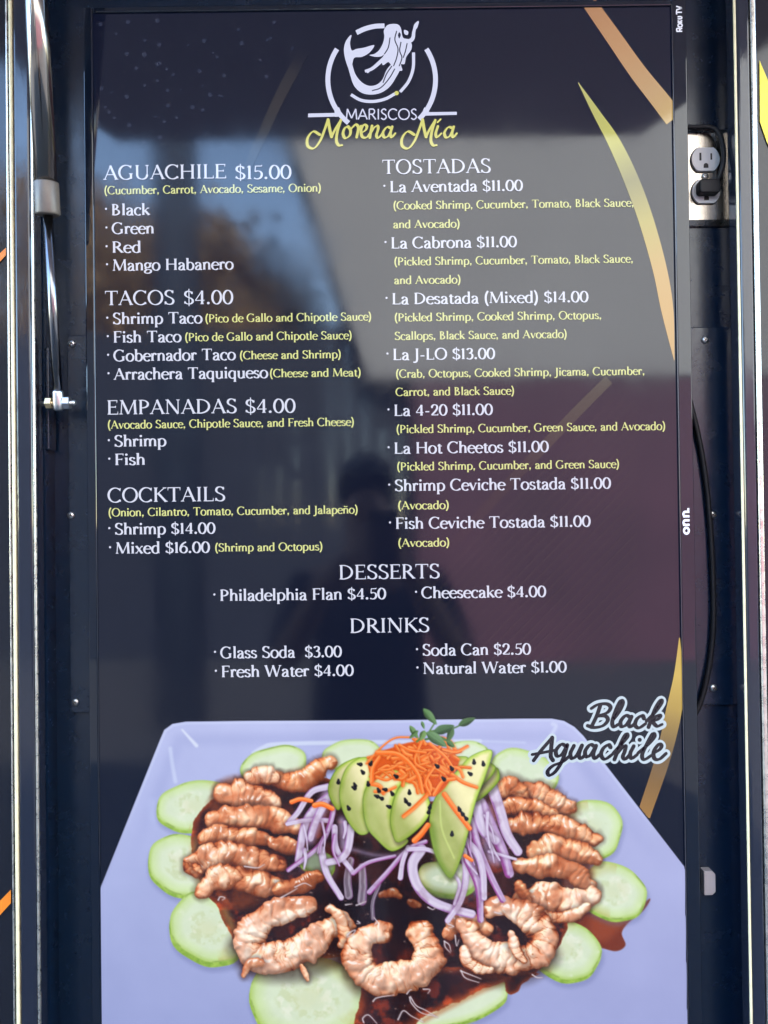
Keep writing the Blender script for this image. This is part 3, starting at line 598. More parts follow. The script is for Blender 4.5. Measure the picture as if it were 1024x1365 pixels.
# word under the ring, plain narrow capitals
def sans(mb, s, x0, x1, base, cap, w, mi, to, dep):
    SG = {'M': (0.95, [[(0.06, 0), (0.14, 1), (0.47, 0.12), (0.80, 1), (0.88, 0)]]), 'A': (0.82, [[(0.04, 0), (0.40, 1), (0.76, 0)], [(0.17, 0.32), (0.63, 0.32)]]), 'R': (0.68, [[(0.1, 0), (0.1, 1)], [(0.1, 0.98), (0.42, 0.97), (0.52, 0.75), (0.40, 0.52), (0.1, 0.5)], [(0.3, 0.5), (0.62, 0)]]),
      'I': (0.30, [[(0.14, 0), (0.14, 1)]]), 'S': (0.58, [[(0.46, 0.86), (0.30, 1), (0.10, 0.84), (0.16, 0.62), (0.40, 0.42), (0.46, 0.18), (0.26, 0.0), (0.06, 0.14)]]), 'C': (0.82, [arc(0.44, 0.5, 0.38, 0.5, 42, 318, 20)]), 'O': (0.98, [arc(0.47, 0.5, 0.42, 0.5, 0, 360, 24)])}
    tot = sum(SG[c][0] for c in s); kx = (x1 - x0) / tot; x = x0
    for c in s:
        for st in SG[c][1]:
            st = catmull(st, 5) if c in 'S' or (c == 'R' and len(st) == 5) else st
            pts = [(x + a * kx, base - b_ * cap) for a, b_ in st]
            for i in range(len(pts) - 1 if len(st) < 6 else 1):
                seg_ = pts[i:i + 2] if len(st) < 6 else pts
                _dep[0] = (_dep[0] + 1) % 40
                nib_strip(mb, seg_, lambda a, t: w, to, dep - _dep[0] * 0.000004, mi)
        x += SG[c][0] * kx
sans(eb, 'MARISCOS', 276, 604, 543, 48, 6.0, 0, lambda a, b_, d: tuple(P(*Z(a, b_), d)), -0.0006)
def script(paths, w, mi, dep, f, mb, cap=True):
    for p_ in paths:
        _dep[0] = (_dep[0] + 1) % 30
        nib_strip(mb, catmull(p_, 8), lambda a, t: w * (0.5 + 0.75 * abs(math.sin(a + 0.5))), lambda a, b_, d: tuple(P(*f(a, b_), d)), dep - _dep[0] * 0.000006, mi, cap)
Mq = [[(158, 612), (128, 598), (103, 628), (104, 664), (132, 674), (160, 640), (180, 590), (196, 544)], [(196, 544), (204, 590), (212, 622)], [(212, 622), (230, 585), (254, 546)], [(254, 546), (238, 600), (234, 640), (244, 660), (260, 660)]]
def aq(x): return [[(x + 26, 584), (x + 6, 578), (x - 12, 602), (x - 6, 624), (x + 12, 618), (x + 28, 586)], [(x + 30, 576), (x + 22, 606), (x + 28, 624), (x + 44, 606)]]
mor = Mq + [[(292, 578), (274, 580), (264, 606), (274, 628), (294, 616), (298, 592), (288, 576)], [(298, 588), (312, 574), (322, 566), (334, 580), (326, 624)], [(330, 600), (340, 580), (346, 572)], [(344, 606), (366, 592), (372, 574), (358, 568), (346, 594), (352, 622), (372, 624), (388, 604)], [(396, 572), (390, 600), (386, 626)], [(388, 608), (404, 582), (420, 572), (424, 586), (416, 616), (426, 626), (444, 606)]] + aq(458)
mia = [[(a + 430, b_) for a, b_ in q] for q in Mq] + [[(696, 574), (686, 606), (692, 624), (712, 606)], [(694, 556), (708, 542)]] + aq(738)
script(mor + mia, 11.5, 1, -0.0007, Z, eb)
eb.build('shop_emblem', [EMB, GOLDT, DARKL], scr)

# ---- golden ribbons, faint stripes and dots of the menu's background ----
def ribbon(pts, wd, colours, dep=-0.0003, n=10):
    """strip along pts with colours (sRGB) blended along it, kept in a colour layer"""
    q = catmull(pts, n); mb = MB(); w = catmull([(a, 0) for a in wd], n)
    nib_strip(mb, q, lambda a, t: w[min(len(w) - 1, int(round(t * (len(w) - 1))))][0], lambda a, b_, d: tuple(P(a, b_, d)), dep)
    name = 'gold_ribbon'
    o = mb.build(name, screen_mat('ribbon_gold', attr='tint'), scr)
    ca = o.data.color_attributes.new('tint', 'FLOAT_COLOR', 'POINT'); nv = len(o.data.vertices)
    cs = np.array(colours, float); out = np.ones((nv, 4), np.float32)
    for i in range(nv):
        t = (i // 2) / max(1, nv // 2 - 1) * (len(cs) - 1); k = min(int(t), len(cs) - 2) if len(cs) > 1 else 0
        c = cs[k] + (cs[min(k + 1, len(cs) - 1)] - cs[k]) * (t - k) if len(cs) > 1 else cs[0]
        out[i, :3] = s2l(c)
    ca.data.foreach_set('color', out.ravel())
    return o
ribbon([(786, 4), (815, 45), (850, 95), (880, 133), (899, 158)], [19, 21, 23, 25, 26], [(176, 128, 92), (190, 146, 106), (196, 162, 120), (200, 170, 110)])
ribbon([(771, 110), (795, 150), (819, 190), (842, 240), (862, 295), (880, 360), (890, 415), (899, 480)], [1, 10, 17, 20, 20, 19, 16, 1], [(190, 186, 120), (188, 186, 108), (196, 194, 104), (150, 146, 100), (190, 178, 100), (206, 170, 104), (206, 165, 96), (200, 160, 96)])
ribbon([(906, 850), (905, 900), (899, 945), (884, 1010), (858, 1088)], [1, 13, 21, 20, 18], [(200, 172, 84), (216, 186, 96), (190, 160, 82), (120, 96, 66), (168, 126, 70)])
ribbon([(812, 506), (770, 548), (730, 590), (690, 632), (640, 686), (590, 742)], [13, 14, 14, 14, 13, 10], [(70, 68, 58), (62, 60, 50), (52, 48, 44), (36, 31, 36), (24, 21, 32), (6, 11, 34)])
ribbon([(404, 70), (388, 100), (370, 135), (352, 175), (338, 205), (325, 240)], [15, 15, 14, 13, 12, 8], [(10, 14, 34), (40, 38, 44), (48, 45, 48), (46, 45, 48), (36, 38, 44), (8, 14, 34)])
# ---- the dish picture: painted procedurally into a fine colour layer ----
X0, Y0, X1, Y1, SS = 132, 936, 918, 1400, 2
Wc, Hc = (X1 - X0) * SS, (Y1 - Y0) * SS
yyg, xxg = np.mgrid[0:Hc, 0:Wc].astype(np.float32)
GX = xxg / SS + X0 + 0.25; GY = yyg / SS + Y0 + 0.25
rng = np.random.default_rng(11)
def noise(scale, octv=4, seed=0, ax=1.0, ay=1.0):
    """value noise over the canvas, 0..1; scale = photo pixels of the largest feature"""
    g_ = np.random.default_rng(seed); out = np.zeros((Hc, Wc), np.float32); amp = 1.0; tot = 0
    for o_ in range(octv):
        s_ = scale / 2 ** o_
        u = (GX - X0) / s_ * ax; v = (GY - Y0) / s_ * ay
        nx, ny = int(u.max()) + 3, int(v.max()) + 3; t = g_.random((ny, nx)).astype(np.float32)
        iu, iv = u.astype(int), v.astype(int); fu, fv = u - iu, v - iv
        fu = fu * fu * (3 - 2 * fu); fv = fv * fv * (3 - 2 * fv)
        out += amp * ((t[iv, iu] * (1 - fu) + t[iv, iu + 1] * fu) * (1 - fv) + (t[iv + 1, iu] * (1 - fu) + t[iv + 1, iu + 1] * fu) * fv)
        tot += amp; amp *= 0.55
    return out / tot
N1 = noise(60, 5, 1); N2 = noise(16, 4, 2); N3 = noise(6, 3, 3); N4 = noise(28, 4, 4); N5 = noise(9, 3, 5, 1, 1)
IMG = np.zeros((Hc, Wc, 3), np.float32); ALPHA = np.zeros((Hc, Wc), np.float32)
IMG[:] = (9, 12, 26)
def sst(a, b_, x): t = np.clip((x - a) / (b_ - a), 0, 1); return t * t * (3 - 2 * t)
def window(xa, ya, xb, yb, pad=6):
    i0 = max(0, int((ya - pad - Y0) * SS)); i1 = min(Hc, int((yb + pad - Y0) * SS) + 1); j0 = max(0, int((xa - pad - X0) * SS)); j1 = min(Wc, int((xb + pad - X0) * SS) + 1)
    return (slice(i0, max(i0, i1)), slice(j0, max(j0, j1)))
def blend(w, rgb, a, solid=True):
    a = np.clip(a, 0, 1)[..., None]; IMG[w] = IMG[w] * (1 - a) + np.asarray(rgb, np.float32) * a
    if solid: ALPHA[w] = np.maximum(ALPHA[w], a[..., 0])
def poly_sd(pts, w):
    """signed distance (inside negative) of the canvas window to a closed polygon"""
    x = GX[w]; y = GY[w]; d = np.full(x.shape, 1e9, np.float32); ins = np.zeros(x.shape, bool); n = len(pts)
    for i in range(n):
        (ax, ay), (bx, by) = pts[i], pts[(i + 1) % n]
        ex, ey = bx - ax, by - ay; q = ex * ex + ey * ey + 1e-9
        t = np.clip(((x - ax) * ex + (y - ay) * ey) / q, 0, 1)
        d = np.minimum(d, (x - ax - t * ex) ** 2 + (y - ay - t * ey) ** 2)
        if ay != by:
            c = ((ay > y) != (by > y)) & (x < (bx - ax) * (y - ay) / (by - ay) + ax); ins ^= c
    d = np.sqrt(d); return np.where(ins, -d, d)
def bbox(pts, pad=8): a = np.array(pts); return window(a[:, 0].min(), a[:, 1].min(), a[:, 0].max(), a[:, 1].max(), pad)
def line_st(pts, w):
    """distance, arc position 0..1 and side (-1..1 sign) to an open polyline"""
    x = GX[w]; y = GY[w]; d = np.full(x.shape, 1e9, np.float32); s_ = np.zeros(x.shape, np.float32); sg = np.zeros(x.shape, np.float32)
    ln = [0]
    for i in range(len(pts) - 1): ln.append(ln[-1] + math.dist(pts[i], pts[i + 1]))
    for i in range(len(pts) - 1):
        (ax, ay), (bx, by) = pts[i], pts[i + 1]; ex, ey = bx - ax, by - ay; q = ex * ex + ey * ey + 1e-9
        t = np.clip(((x - ax) * ex + (y - ay) * ey) / q, 0, 1); dd = (x - ax - t * ex) ** 2 + (y - ay - t * ey) ** 2
        m_ = dd < d; d = np.where(m_, dd, d); s_ = np.where(m_, (ln[i] + t * (ln[i + 1] - ln[i])), s_)
        sg = np.where(m_, np.sign(ex * (y - ay) - ey * (x - ax)), sg)
    return np.sqrt(d), s_, sg, ln[-1]
def fill(pts, rgb, soft=0.5, n=6, a=1.0, smooth=True, solid=True):
    q = catmull(pts, n, True) if smooth else pts; w = bbox(q, 8 + soft * 2); sd_ = poly_sd(q, w)
    blend(w, rgb, a * (1 - sst(-soft, soft, sd_)), solid); return w, sd_
def stroke(pts, wd, rgb, soft=0.5, a=1.0, taper=(1, 1), n=6, solid=True):
    q = catmull(pts, n) if len(pts) > 2 else pts; w = bbox(q, wd + 5 + soft); d, s_, sg, L = line_st(q, w); r = wd / 2 * (taper[0] + (taper[1] - taper[0]) * s_ / max(L, 1e-6))
    blend(w, rgb, a * (1 - sst(r - soft, r + soft, d)), solid); return w, d, s_, sg, L, r
def dark(pts, wd, a=0.5, soft=6, rgb=(30, 12, 10)): return stroke(pts, wd, rgb, soft, a, solid=False)

# plate
plate = [(132, 1188), (137, 1176), (213, 987), (219, 973), (230, 965), (248, 962), (330, 961), (520, 960), (700, 958), (736, 958), (752, 961), (766, 969), (778, 981), (913, 1156), (918, 1164), (918, 1400), (132, 1400)]
w = (slice(0, Hc), slice(0, Wc)); sd_ = poly_sd(plate, w)
t = np.clip((GY - 960) / 420, 0, 1)[..., None]; u = np.clip((GX - 132) / 780, 0, 1)[..., None]
pc = (np.array((186, 194, 238)) * (1 - t) + np.array((154, 164, 214)) * t) * (1 - u * 0.5) + (np.array((192, 192, 238)) * (1 - t) + np.array((166, 169, 218)) * t) * (u * 0.5)
pc = pc + (N1[..., None] - 0.5) * 10
blend(w, pc, 1 - sst(-0.6, 0.6, sd_))
blend(w, (205, 214, 250), (1 - sst(0.3, 3.0, np.abs(sd_ + 2.2))) * 0.55 * sst(1150, 1020, GY), False)       # lit rim
blend(w, (122, 132, 190), (1 - sst(0, 16, np.abs(sd_ + 24))) * 0.16 * sst(1180, 1030, GY), False)            # rim turns down to the well
stroke([(243, 973), (252, 983), (262, 994)], 5, (224, 232, 252), 1.5, 0.8, (0.5, 1)); stroke([(227, 998), (230, 1020), (234, 1042)], 5, (210, 220, 250), 2, 0.6)
stroke([(338, 1004), (352, 996), (370, 992), (455, 990), (640, 988)], 5.5, (216, 226, 250), 1.4, 0.75); stroke([(640, 988), (700, 990)], 3, (205, 215, 248), 2, 0.5)
stroke([(737, 965), (741, 969), (732, 985)], 5, (214, 222, 250), 2, 0.6); stroke([(203, 1070), (205, 1090)], 12, (186, 196, 240), 6, 0.5)

def cucumber(cx, cy, rx, ry, rot=0, blur=0.7, thick=5, tone=0, seeds=True, seed=0):
    a = R(rot); g_ = np.random.default_rng(seed + 50)
    th = np.linspace(0, 2 * math.pi, 44)[:-1]; rr_ = 1 + 0.03 * np.sin(3 * th + g_.random() * 6) + 0.015 * np.sin(7 * th + g_.random() * 6)
    ex = np.sign(np.cos(th)) * np.abs(np.cos(th)) ** 0.9; ey = np.sign(np.sin(th)) * np.abs(np.sin(th)) ** 0.9
    def ring(k, dx=0, dy=0): return [(cx + dx + k * rx * rr_[i] * ex[i] * math.cos(a) - k * ry * rr_[i] * ey[i] * math.sin(a), cy + dy + k * rx * rr_[i] * ex[i] * math.sin(a) + k * ry * rr_[i] * ey[i] * math.cos(a)) for i in range(len(th))]
    out = ring(1); w = bbox(out, 16)
    sh = poly_sd(ring(1, 1, thick + 2), w); blend(w, (105, 112, 160), 0.35 * (1 - sst(-2, 7, sh)), False)
    side = poly_sd(ring(1, -0.12 * thick, thick * 0.75), w)
    gcol = np.array((150, 186, 74)) + (N3[w][..., None] - 0.5) * np.array((70, 60, 50)) + (N2[w][..., None] - 0.5) * 30
    blend(w, gcol, 1 - sst(-blur, blur, side))
    top = poly_sd(out, w)
    k = np.clip(-top / min(rx, ry), 0, 1)[..., None]
    c = np.where(k < 0.14, np.array((176, 206, 108)) + (np.array((204, 226, 168)) - np.array((176, 206, 108))) * (k / 0.14), np.array((204, 226, 168)) + (np.array((216, 230, 204)) - np.array((204, 226, 168))) * np.clip((k - 0.14) / 0.3, 0, 1))
    c = c + (N2[w][..., None] - 0.5) * 14 + tone
    blend(w, c, 1 - sst(-blur, blur, top))
    blend(w, (120, 150, 60), sst(2.2, 0.4, np.abs(top + 0.6)) * sst(0.5, 0.7, N2[w]) * 0.55 * (1 - sst(-0.5, 0.5, top)), False)
    blend(w, (232, 240, 222), sst(0.62, 0.78, N4[w] * 0.6 + N5[w] * 0.4) * (1 - sst(-4, -2, top)) * 0.5, False)
    if seeds:
        q_ = np.sqrt(((GX[w] - cx) / rx) ** 2 + ((GY[w] - cy) / ry) ** 2); ang = np.arctan2((GY[w] - cy) / ry, (GX[w] - cx) / rx)
        m_ = (sst(0.62, 0.48, q_) * sst(0.12, 0.26, q_))
        off = (GX[w] - cx) * (540 - cx) + (GY[w] - cy) * (1150 - cy) > 0
        blend(w, (190, 202, 150), m_ * sst(0.5, 0.64, N3[w] * 0.45 + N2[w] * 0.55) * 0.42, False); blend(w, (238, 241, 226), m_ * sst(0.5, 0.62, N5[w] * 0.6 + N4[w] * 0.4) * 0.55, False)
        blend(w, (208, 204, 150), sst(0.5, 0.05, q_) * (0.2 + 0.8 * N2[w]) * 0.4, False)
        blend(w, (196, 178, 110), off * sst(0.5, 1.0, q_) * sst(0.35, 0.7, N4[w]) * 0.45 * (1 - sst(-2, 0, top)), False)
cucumber(470, 1006, 40, 20, -4, 1.6, 3, 6, False, 1); cucumber(366, 1022, 44, 27, -12, 1.5, 3, 4, False, 2); cucumber(622, 1004, 30, 16, 0, 1.6, 3, 6, False, 3)
cucumber(698, 1030, 46, 30, 14, 1.4, 3, 5, False, 4); cucumber(790, 1104, 40, 38, 20, 1.2, 4, 5, True, 5); cucumber(260, 1074, 50, 33, -8, 1.1, 5, 3, True, 6)
cucumber(245, 1152, 47, 40, 14, 0.8, 6, 2, True, 7)
fill([(786, 1216), (835, 1220), (866, 1198), (858, 1214), (838, 1230), (829, 1244), (834, 1260), (822, 1268), (802, 1264), (770, 1258), (760, 1230)], np.array((122, 50, 26)), 1.2)
w, sd_ = fill([(790, 1224), (832, 1226), (842, 1222), (824, 1240), (808, 1254), (790, 1250)], (158, 72, 38), 7, a=0.7)
cucumber(818, 1188, 44, 36, 24, 1.0, 5, 3, True, 8); cucumber(752, 1264, 50, 38, 26, 0.8, 7, 0, True, 9)
cucumber(277, 1237, 53, 42, 34, 0.7, 9, 0, True, 10); 

# sauce
def sauce(pts, edge=10, a=1.0):
    q = catmull(pts, 6, True); w = bbox(q, 14); sd_ = poly_sd(q, w) + (N2[w] - 0.5) * 7 + (N3[w] - 0.5) * 2
    k = sst(0, edge, -sd_)[..., None]
    c = np.array((136, 58, 26)) * (1 - k) + np.array((56, 20, 15)) * k
    m_ = sst(0.42, 0.62, N4[w])[..., None]; c = c * (1 - 0.75 * m_ * k) + np.array((28, 14, 22)) * (0.75 * m_ * k)
    m_ = sst(0.55, 0.75, N2[w])[..., None]; c = c + m_ * np.array((62, 20, 6)) + (sst(0.56, 0.72, N1[w]) * 0.5)[..., None] * np.array((52, 30, 30))
    blend(w, c, a * (1 - sst(-0.8, 0.8, sd_)))
sauce([(255, 1108), (257, 1140), (268, 1180), (288, 1208), (306, 1246), (322, 1276), (360, 1284), (430, 1280), (486, 1272), (492, 1310), (476, 1368), (500, 1380), (570, 1372), (600, 1350), (640, 1330), (686, 1318), (712, 1300), (740, 1270), (760, 1220), (744, 1150), (712, 1080), (660, 1046), (560, 1070), (440, 1040), (380, 1030), (310, 1052), (272, 1076)])
cucumber(411, 1330, 79, 56, 4, 0.7, 8, 0, True, 11)
for q in ([(300, 1215), (312, 1240), (326, 1268)], [(262, 1120), (258, 1145), (270, 1182)]): stroke(q, 9, (196, 150, 84), 6, 0.55, solid=False)
stroke([(352, 1272), (410, 1280), (470, 1276)], 14, (150, 104, 56), 8, 0.55, solid=False)
cucumber(606, 1340, 76, 24, -16, 0.7, 6, 0, False, 12)
sauce([(486, 1300), (520, 1296), (600, 1290), (660, 1298), (676, 1306), (640, 1322), (592, 1344), (560, 1360), (530, 1384), (470, 1384), (480, 1340)], 14)
stroke([(672, 1308), (640, 1322), (600, 1342), (566, 1360)], 6, (176, 92, 44), 5, 0.6, solid=False)
sauce([(676, 1302), (700, 1296), (722, 1298), (700, 1308), (690, 1322), (676, 1324)], 8)
cucumber(597, 1170, 40, 22, 6, 0.9, 8, -20, True, 13)
cucumber(424, 1150, 24, 16, 20, 0.9, 5, -80, False, 14)
stroke([(470, 1220), (560, 1235)], 70, (20, 14, 26), 26, 0.75, solid=False)
stroke([(430, 1190), (520, 1200), (600, 1215)], 40, (24, 14, 20), 16, 0.6, solid=False)

# shrimp: bands along a bent centre line, with creases, sauce streaks and glints
def boxblur(a, r):
    for ax in (0, 1):
        p = np.pad(a, [(r + 1, r) if k == ax else (0, 0) for k in (0, 1)], mode='edge'); c = np.cumsum(p, axis=ax, dtype=np.float64)
        n = 2 * r + 1; a = ((c[n:] - c[:-n]) if ax == 0 else (c[:, n:] - c[:, :-n])).astype(np.float32) / n
    return a
W1 = noise(26, 3, 31); W2 = noise(26, 3, 32); NA = noise(12, 2, 33); NB = noise(8, 2, 34); NC_ = noise(36, 3, 35); ND = noise(4.5, 2, 36)
def shrimp(pts, wd, seed=0, blur=0.7, pale=0.5, seg=15.0, taper=(0.85, 0.75), a=1.0):
    g_ = np.random.default_rng(seed + 900); q = catmull(pts, 8); w = bbox(q, wd * 0.9 + 8)
    if GX[w].size == 0: return
    sx, sy = GX[w].copy(), GY[w].copy(); wp = min(8, wd * 0.28)
    GX[w] += (W1[w] - 0.5) * wp * 1.5; GY[w] += (W2[w] - 0.5) * wp * 1.5
    d, s_, sg, L = line_st(q, w); GX[w] = sx; GY[w] = sy
    pale = pale - 0.16 * (pts[0][1] < 1195); tt = s_ / L; ph = g_.random(); wd = wd * (1.40 if wd > 18 else 1.15); seg = seg * 1.05
    u0_ = s_ / seg + ph + (W2[w] - 0.5) * 1.6
    fr0 = np.abs((u0_ % 1) * 2 - 1)
    r = wd / 2 * (taper[0] + (taper[1] - taper[0]) * tt) * np.clip(np.sin(math.pi * np.clip(tt * 0.8 + 0.1, 0, 1)) * 1.5, 0.74, 1.03) * (1 + (NA[w] - 0.5) * 0.34) * (0.92 + 0.10 * np.sqrt(np.clip(1 - fr0 ** 2, 0, 1)))
    v = np.clip(d / np.maximum(r, 0.8), 0, 1.4) * sg; av = np.abs(v)
    cov = 1 - sst(-blur, blur, d - r)
    u = u0_ + 0.30 * v * v + 0.10 * v
    fr = np.abs((u % 1) * 2 - 1); lobe = np.sqrt(np.clip(1 - fr ** 3 * 0.98, 0, 1))
    wr = np.abs(((s_ / 7.5 + (NA[w] - 0.5) * 3.0 + (W1[w] - 0.5) * 4 + v * (1.1 + ph)) % 1) * 2 - 1)
    wm = sst(0.40, 0.62, NB[w] * 0.4 + W1[w] * 0.6)
    h = r * np.sqrt(np.clip(1 - np.clip(av, 0, 1) ** 2.2, 0, 1)) * (0.76 + 0.24 * lobe) + (NC_[w] - 0.5) * wd * 0.25 + (NA[w] - 0.5) * wd * 0.12
    h = boxblur(boxblur(h, 2), 2) * 0.66; gy, gx = np.gradient(h * SS); k = 1.0 / np.sqrt(gx * gx + gy * gy + 1.0); nx, ny, nz = -gx * k, -gy * k, k
    dif = np.clip(nx * -0.36 + ny * -0.56 + nz * 0.75, 0, 1); spec = np.clip(nx * -0.22 + ny * -0.42 + nz * 0.88, 0, 1)
    hi = np.array((255, 238, 226)) * pale + np.array((246, 196, 154)) * (1 - pale); mid = np.array((248, 206, 180)) * pale + np.array((216, 134, 82)) * (1 - pale); lo = np.array((176, 92, 48)); deep = np.array((84, 30, 14))
    # sauce that has run over the flesh: brown towards the edges, in the creases and in patches
    t = np.clip(0.86 - 1.15 * np.clip(av - 0.58, 0, 1) - 0.36 * fr ** 8 - 0.42 * wr ** 12 * (0.25 + wm) + (NC_[w] - 0.5) * 1.0 + (NA[w] - 0.5) * 0.5, 0, 1)[..., None]
    c = np.where(t > 0.6, mid + (hi - mid) * (t - 0.6) / 0.4, np.where(t > 0.28, lo + (mid - lo) * (t - 0.28) / 0.32, deep + (lo - deep) * t / 0.28))
    sm = (sst(0.46, 0.60, NC_[w] * 0.45 + N4[w] * 0.3 + W1[w] * 0.25 + 0.10 * v) * (1.0 - 0.62 * pale))[..., None]; c = c * (1 - 0.8 * sm) + np.array((150, 62, 24)) * 0.8 * sm
    c = c * (0.74 + 0.50 * dif[..., None])
    sp = (sst(0.93, 0.985, spec) * sst(0.42, 0.56, NA[w] * 0.6 + W2[w] * 0.4) * 0.85)[..., None]; c = c * (1 - sp) + np.array((255, 246, 240)) * sp
    sh = 1 - sst(-3, 7, d - r - 1.0); blend(w, (40, 14, 10), 0.42 * sh * a * (ALPHA[w] > 0.5), False)
    blend(w, np.clip(c, 0, 255), cov * a)
    return w
def G_(*p): return [(190 + x / 4.267, 980 + y / 4.267) for x, y in p]
def H_(*p): return [(640 + x / 4.267, 1000 + y / 4.267) for x, y in p]
def D_(*p): return [(240 + x / 3.2, 1150 + y / 3.2) for x, y in p]
def E_(*p): return [(430 + x / 3.2, 1150 + y / 3.2) for x, y in p]
def B_(*p): return [(380 + x / 3.413, 930 + y / 3.413) for x, y in p]
def film(pts, wd, rgb, a):
    q = catmull(pts, 6); w = bbox(q, wd); d, s_, sg, L = line_st(q, w)
    blend(w, np.array(rgb) + (N2[w][..., None] - 0.5) * np.array((120, 80, 60)), a * sst(wd / 2, wd / 2 - 16, d) * sst(0.30, 0.5, N4[w] * 0.6 + N2[w] * 0.4), False)
film(G_((540, 400), (540, 500), (520, 650), (560, 830)), 92, (128, 62, 32), 0.8); film(G_((640, 300), (720, 450), (760, 620)), 60, (96, 42, 22), 0.7); film(G_((800, 280), (960, 240)), 44, (140, 70, 36), 0.7)
film(H_((300, 340), (380, 430), (480, 580), (500, 800)), 84, (128, 62, 34), 0.8); film(H_((200, 380), (300, 560), (300, 760)), 50, (90, 40, 24), 0.6)
# back rows
dark(G_((760, 330), (860, 380), (950, 400)), 26, 0.7, 8); dark(G_((560, 480), (720, 540), (880, 560)), 26, 0.7, 8); dark(G_((560, 620), (720, 620), (880, 610)), 22, 0.6, 8)
shrimp(G_((780, 250), (860, 270), (940, 250), (1010, 180), (1060, 160)), 24, 21, 1.4, 0.25, 8)
shrimp(G_((620, 245), (690, 225), (760, 235)), 22, 22, 1.6, 0.8, 7)
shrimp(G_((470, 340), (560, 335), (660, 345), (740, 390)), 30, 23, 1.2, 0.65, 9)
shrimp(G_((400, 480), (480, 470), (600, 462), (720, 470), (880, 520)), 27, 24, 1.0, 0.45, 10)
shrimp(G_((355, 580), (450, 575), (560, 580), (690, 585)), 25, 25, 0.9, 0.5, 11); shrimp(G_((750, 600), (820, 620), (880, 650)), 20, 26, 0.9, 0.5, 9)
dark(G_((520, 780), (700, 770), (840, 720)), 20, 0.8, 7)
shrimp(G_((290, 745), (350, 710), (450, 690), (560, 690), (680, 715), (780, 720)), 31, 27, 0.7, 0.7, 12)
shrimp(G_((355, 870), (430, 820), (540, 815), (660, 840), (800, 860)), 30, 28, 0.7, 0.75, 13); shrimp(G_((780, 880), (900, 850), (1000, 810)), 22, 29, 0.7, 0.45, 8)
shrimp(G_((300, 745), (320, 770)), 13, 40, 0.6, 0.5, 5)
# right rows
dark(H_((180, 500), (300, 490), (420, 510)), 26, 0.85, 8); dark(H_((200, 600), (330, 610)), 20, 0.7, 8); dark(H_((230, 740), (420, 750)), 24, 0.85, 8)
shrimp(H_((270, 215), (360, 250), (470, 310), (510, 325)), 28, 30, 1.5, 0.6, 9); shrimp(H_((100, 240), (150, 215), (200, 220), (235, 260)), 28, 31, 1.2, 0.35, 9)
shrimp(H_((140, 340), (250, 310), (340, 330), (420, 360)), 20, 32, 1.3, 0.4, 8); shrimp(H_((150, 430), (270, 420), (380, 420), (500, 450), (650, 500)), 25, 33, 1.2, 0.45, 9)
shrimp(H_((300, 570), (420, 560), (540, 570), (650, 610)), 29, 34, 1.1, 0.5, 10)
shrimp(H_((230, 650), (330, 660), (440, 660), (540, 700), (620, 790)), 27, 35, 0.9, 0.55, 10)
shrimp(H_((250, 850), (340, 840), (430, 850), (530, 860), (620, 830)), 34, 36, 0.8, 0.75, 12); shrimp(H_((330, 930), (420, 950), (520, 940), (600, 890)), 17, 37, 0.8, 0.6, 7)
shrimp(H_((215, 760), (240, 800), (280, 850)), 17, 38, 0.9, 0.4, 8)
# front three
dark(D_((270, 360), (330, 430), (500, 440), (690, 370)), 42, 0.5, 10)
shrimp(D_((545, 190), (440, 205), (345, 250), (296, 320), (312, 392), (400, 405), (500, 380), (600, 315), (690, 255)), 31, 1, 0.6, 0.85, 14, (0.85, 0.95)); shrimp(D_((350, 430), (300, 430), (270, 480)), 12, 3, 0.6, 0.45, 7); shrimp(D_((520, 440), (545, 500)), 8, 4, 0.6, 0.4, 6); shrimp(D_((640, 200), (680, 240), (700, 300), (690, 350)), 17, 5, 0.6, 0.6, 8)
dark(E_((110, 420), (200, 530), (400, 500), (480, 420)), 34, 0.5, 10)
shrimp(E_((265, 300), (190, 315), (150, 380), (175, 455), (250, 500), (340, 488), (425, 460), (455, 400), (440, 335), (405, 290)), 31, 6, 0.6, 0.8, 14, (0.95, 0.95))
dark(E_((600, 400), (700, 470), (860, 460), (960, 400)), 34, 0.5, 10)
shrimp(E_((540, 300), (580, 260), (640, 250), (700, 280)), 22, 9, 0.7, 0.3, 9); shrimp(E_((615, 275), (650, 340), (715, 392), (800, 412), (880, 405), (935, 355), (935, 285), (880, 230), (800, 198), (722, 188)), 31, 10, 0.6, 0.85, 13, (0.9, 0.9))
shrimp(E_((600, 370), (620, 420), (680, 450), (720, 455)), 17, 12, 0.6, 0.95, 9); shrimp(E_((800, 310), (830, 380), (860, 420)), 16, 13, 0.6, 0.8, 7)
shrimp(B_((440, 900), (490, 890), (520, 905)), 12, 41, 0.8, 0.1, 6, a=0.7); shrimp(B_((570, 930), (610, 945)), 10, 42, 0.8, 0.1, 6, a=0.6)

w = (slice(0, Hc), slice(0, Wc)); q_ = np.sqrt(((GX - 540) / 250) ** 2 + ((GY - 1180) / 125) ** 2)
gl = sst(1.05, 0.62, q_ + (NC_ - 0.5) * 0.7 + (NA - 0.5) * 0.5) * (IMG.sum(2) > 190) * (IMG[..., 0] > IMG[..., 1] * 1.13) * (GX < 790) * (GX > 262) * (GY > 1020)
lum = IMG.mean(2, keepdims=True) / 255; blend(w, np.array((60, 18, 4)) + np.array((200, 110, 60)) * lum ** 1.5, gl * 0.5 * sst(1240, 1190, GY), False)
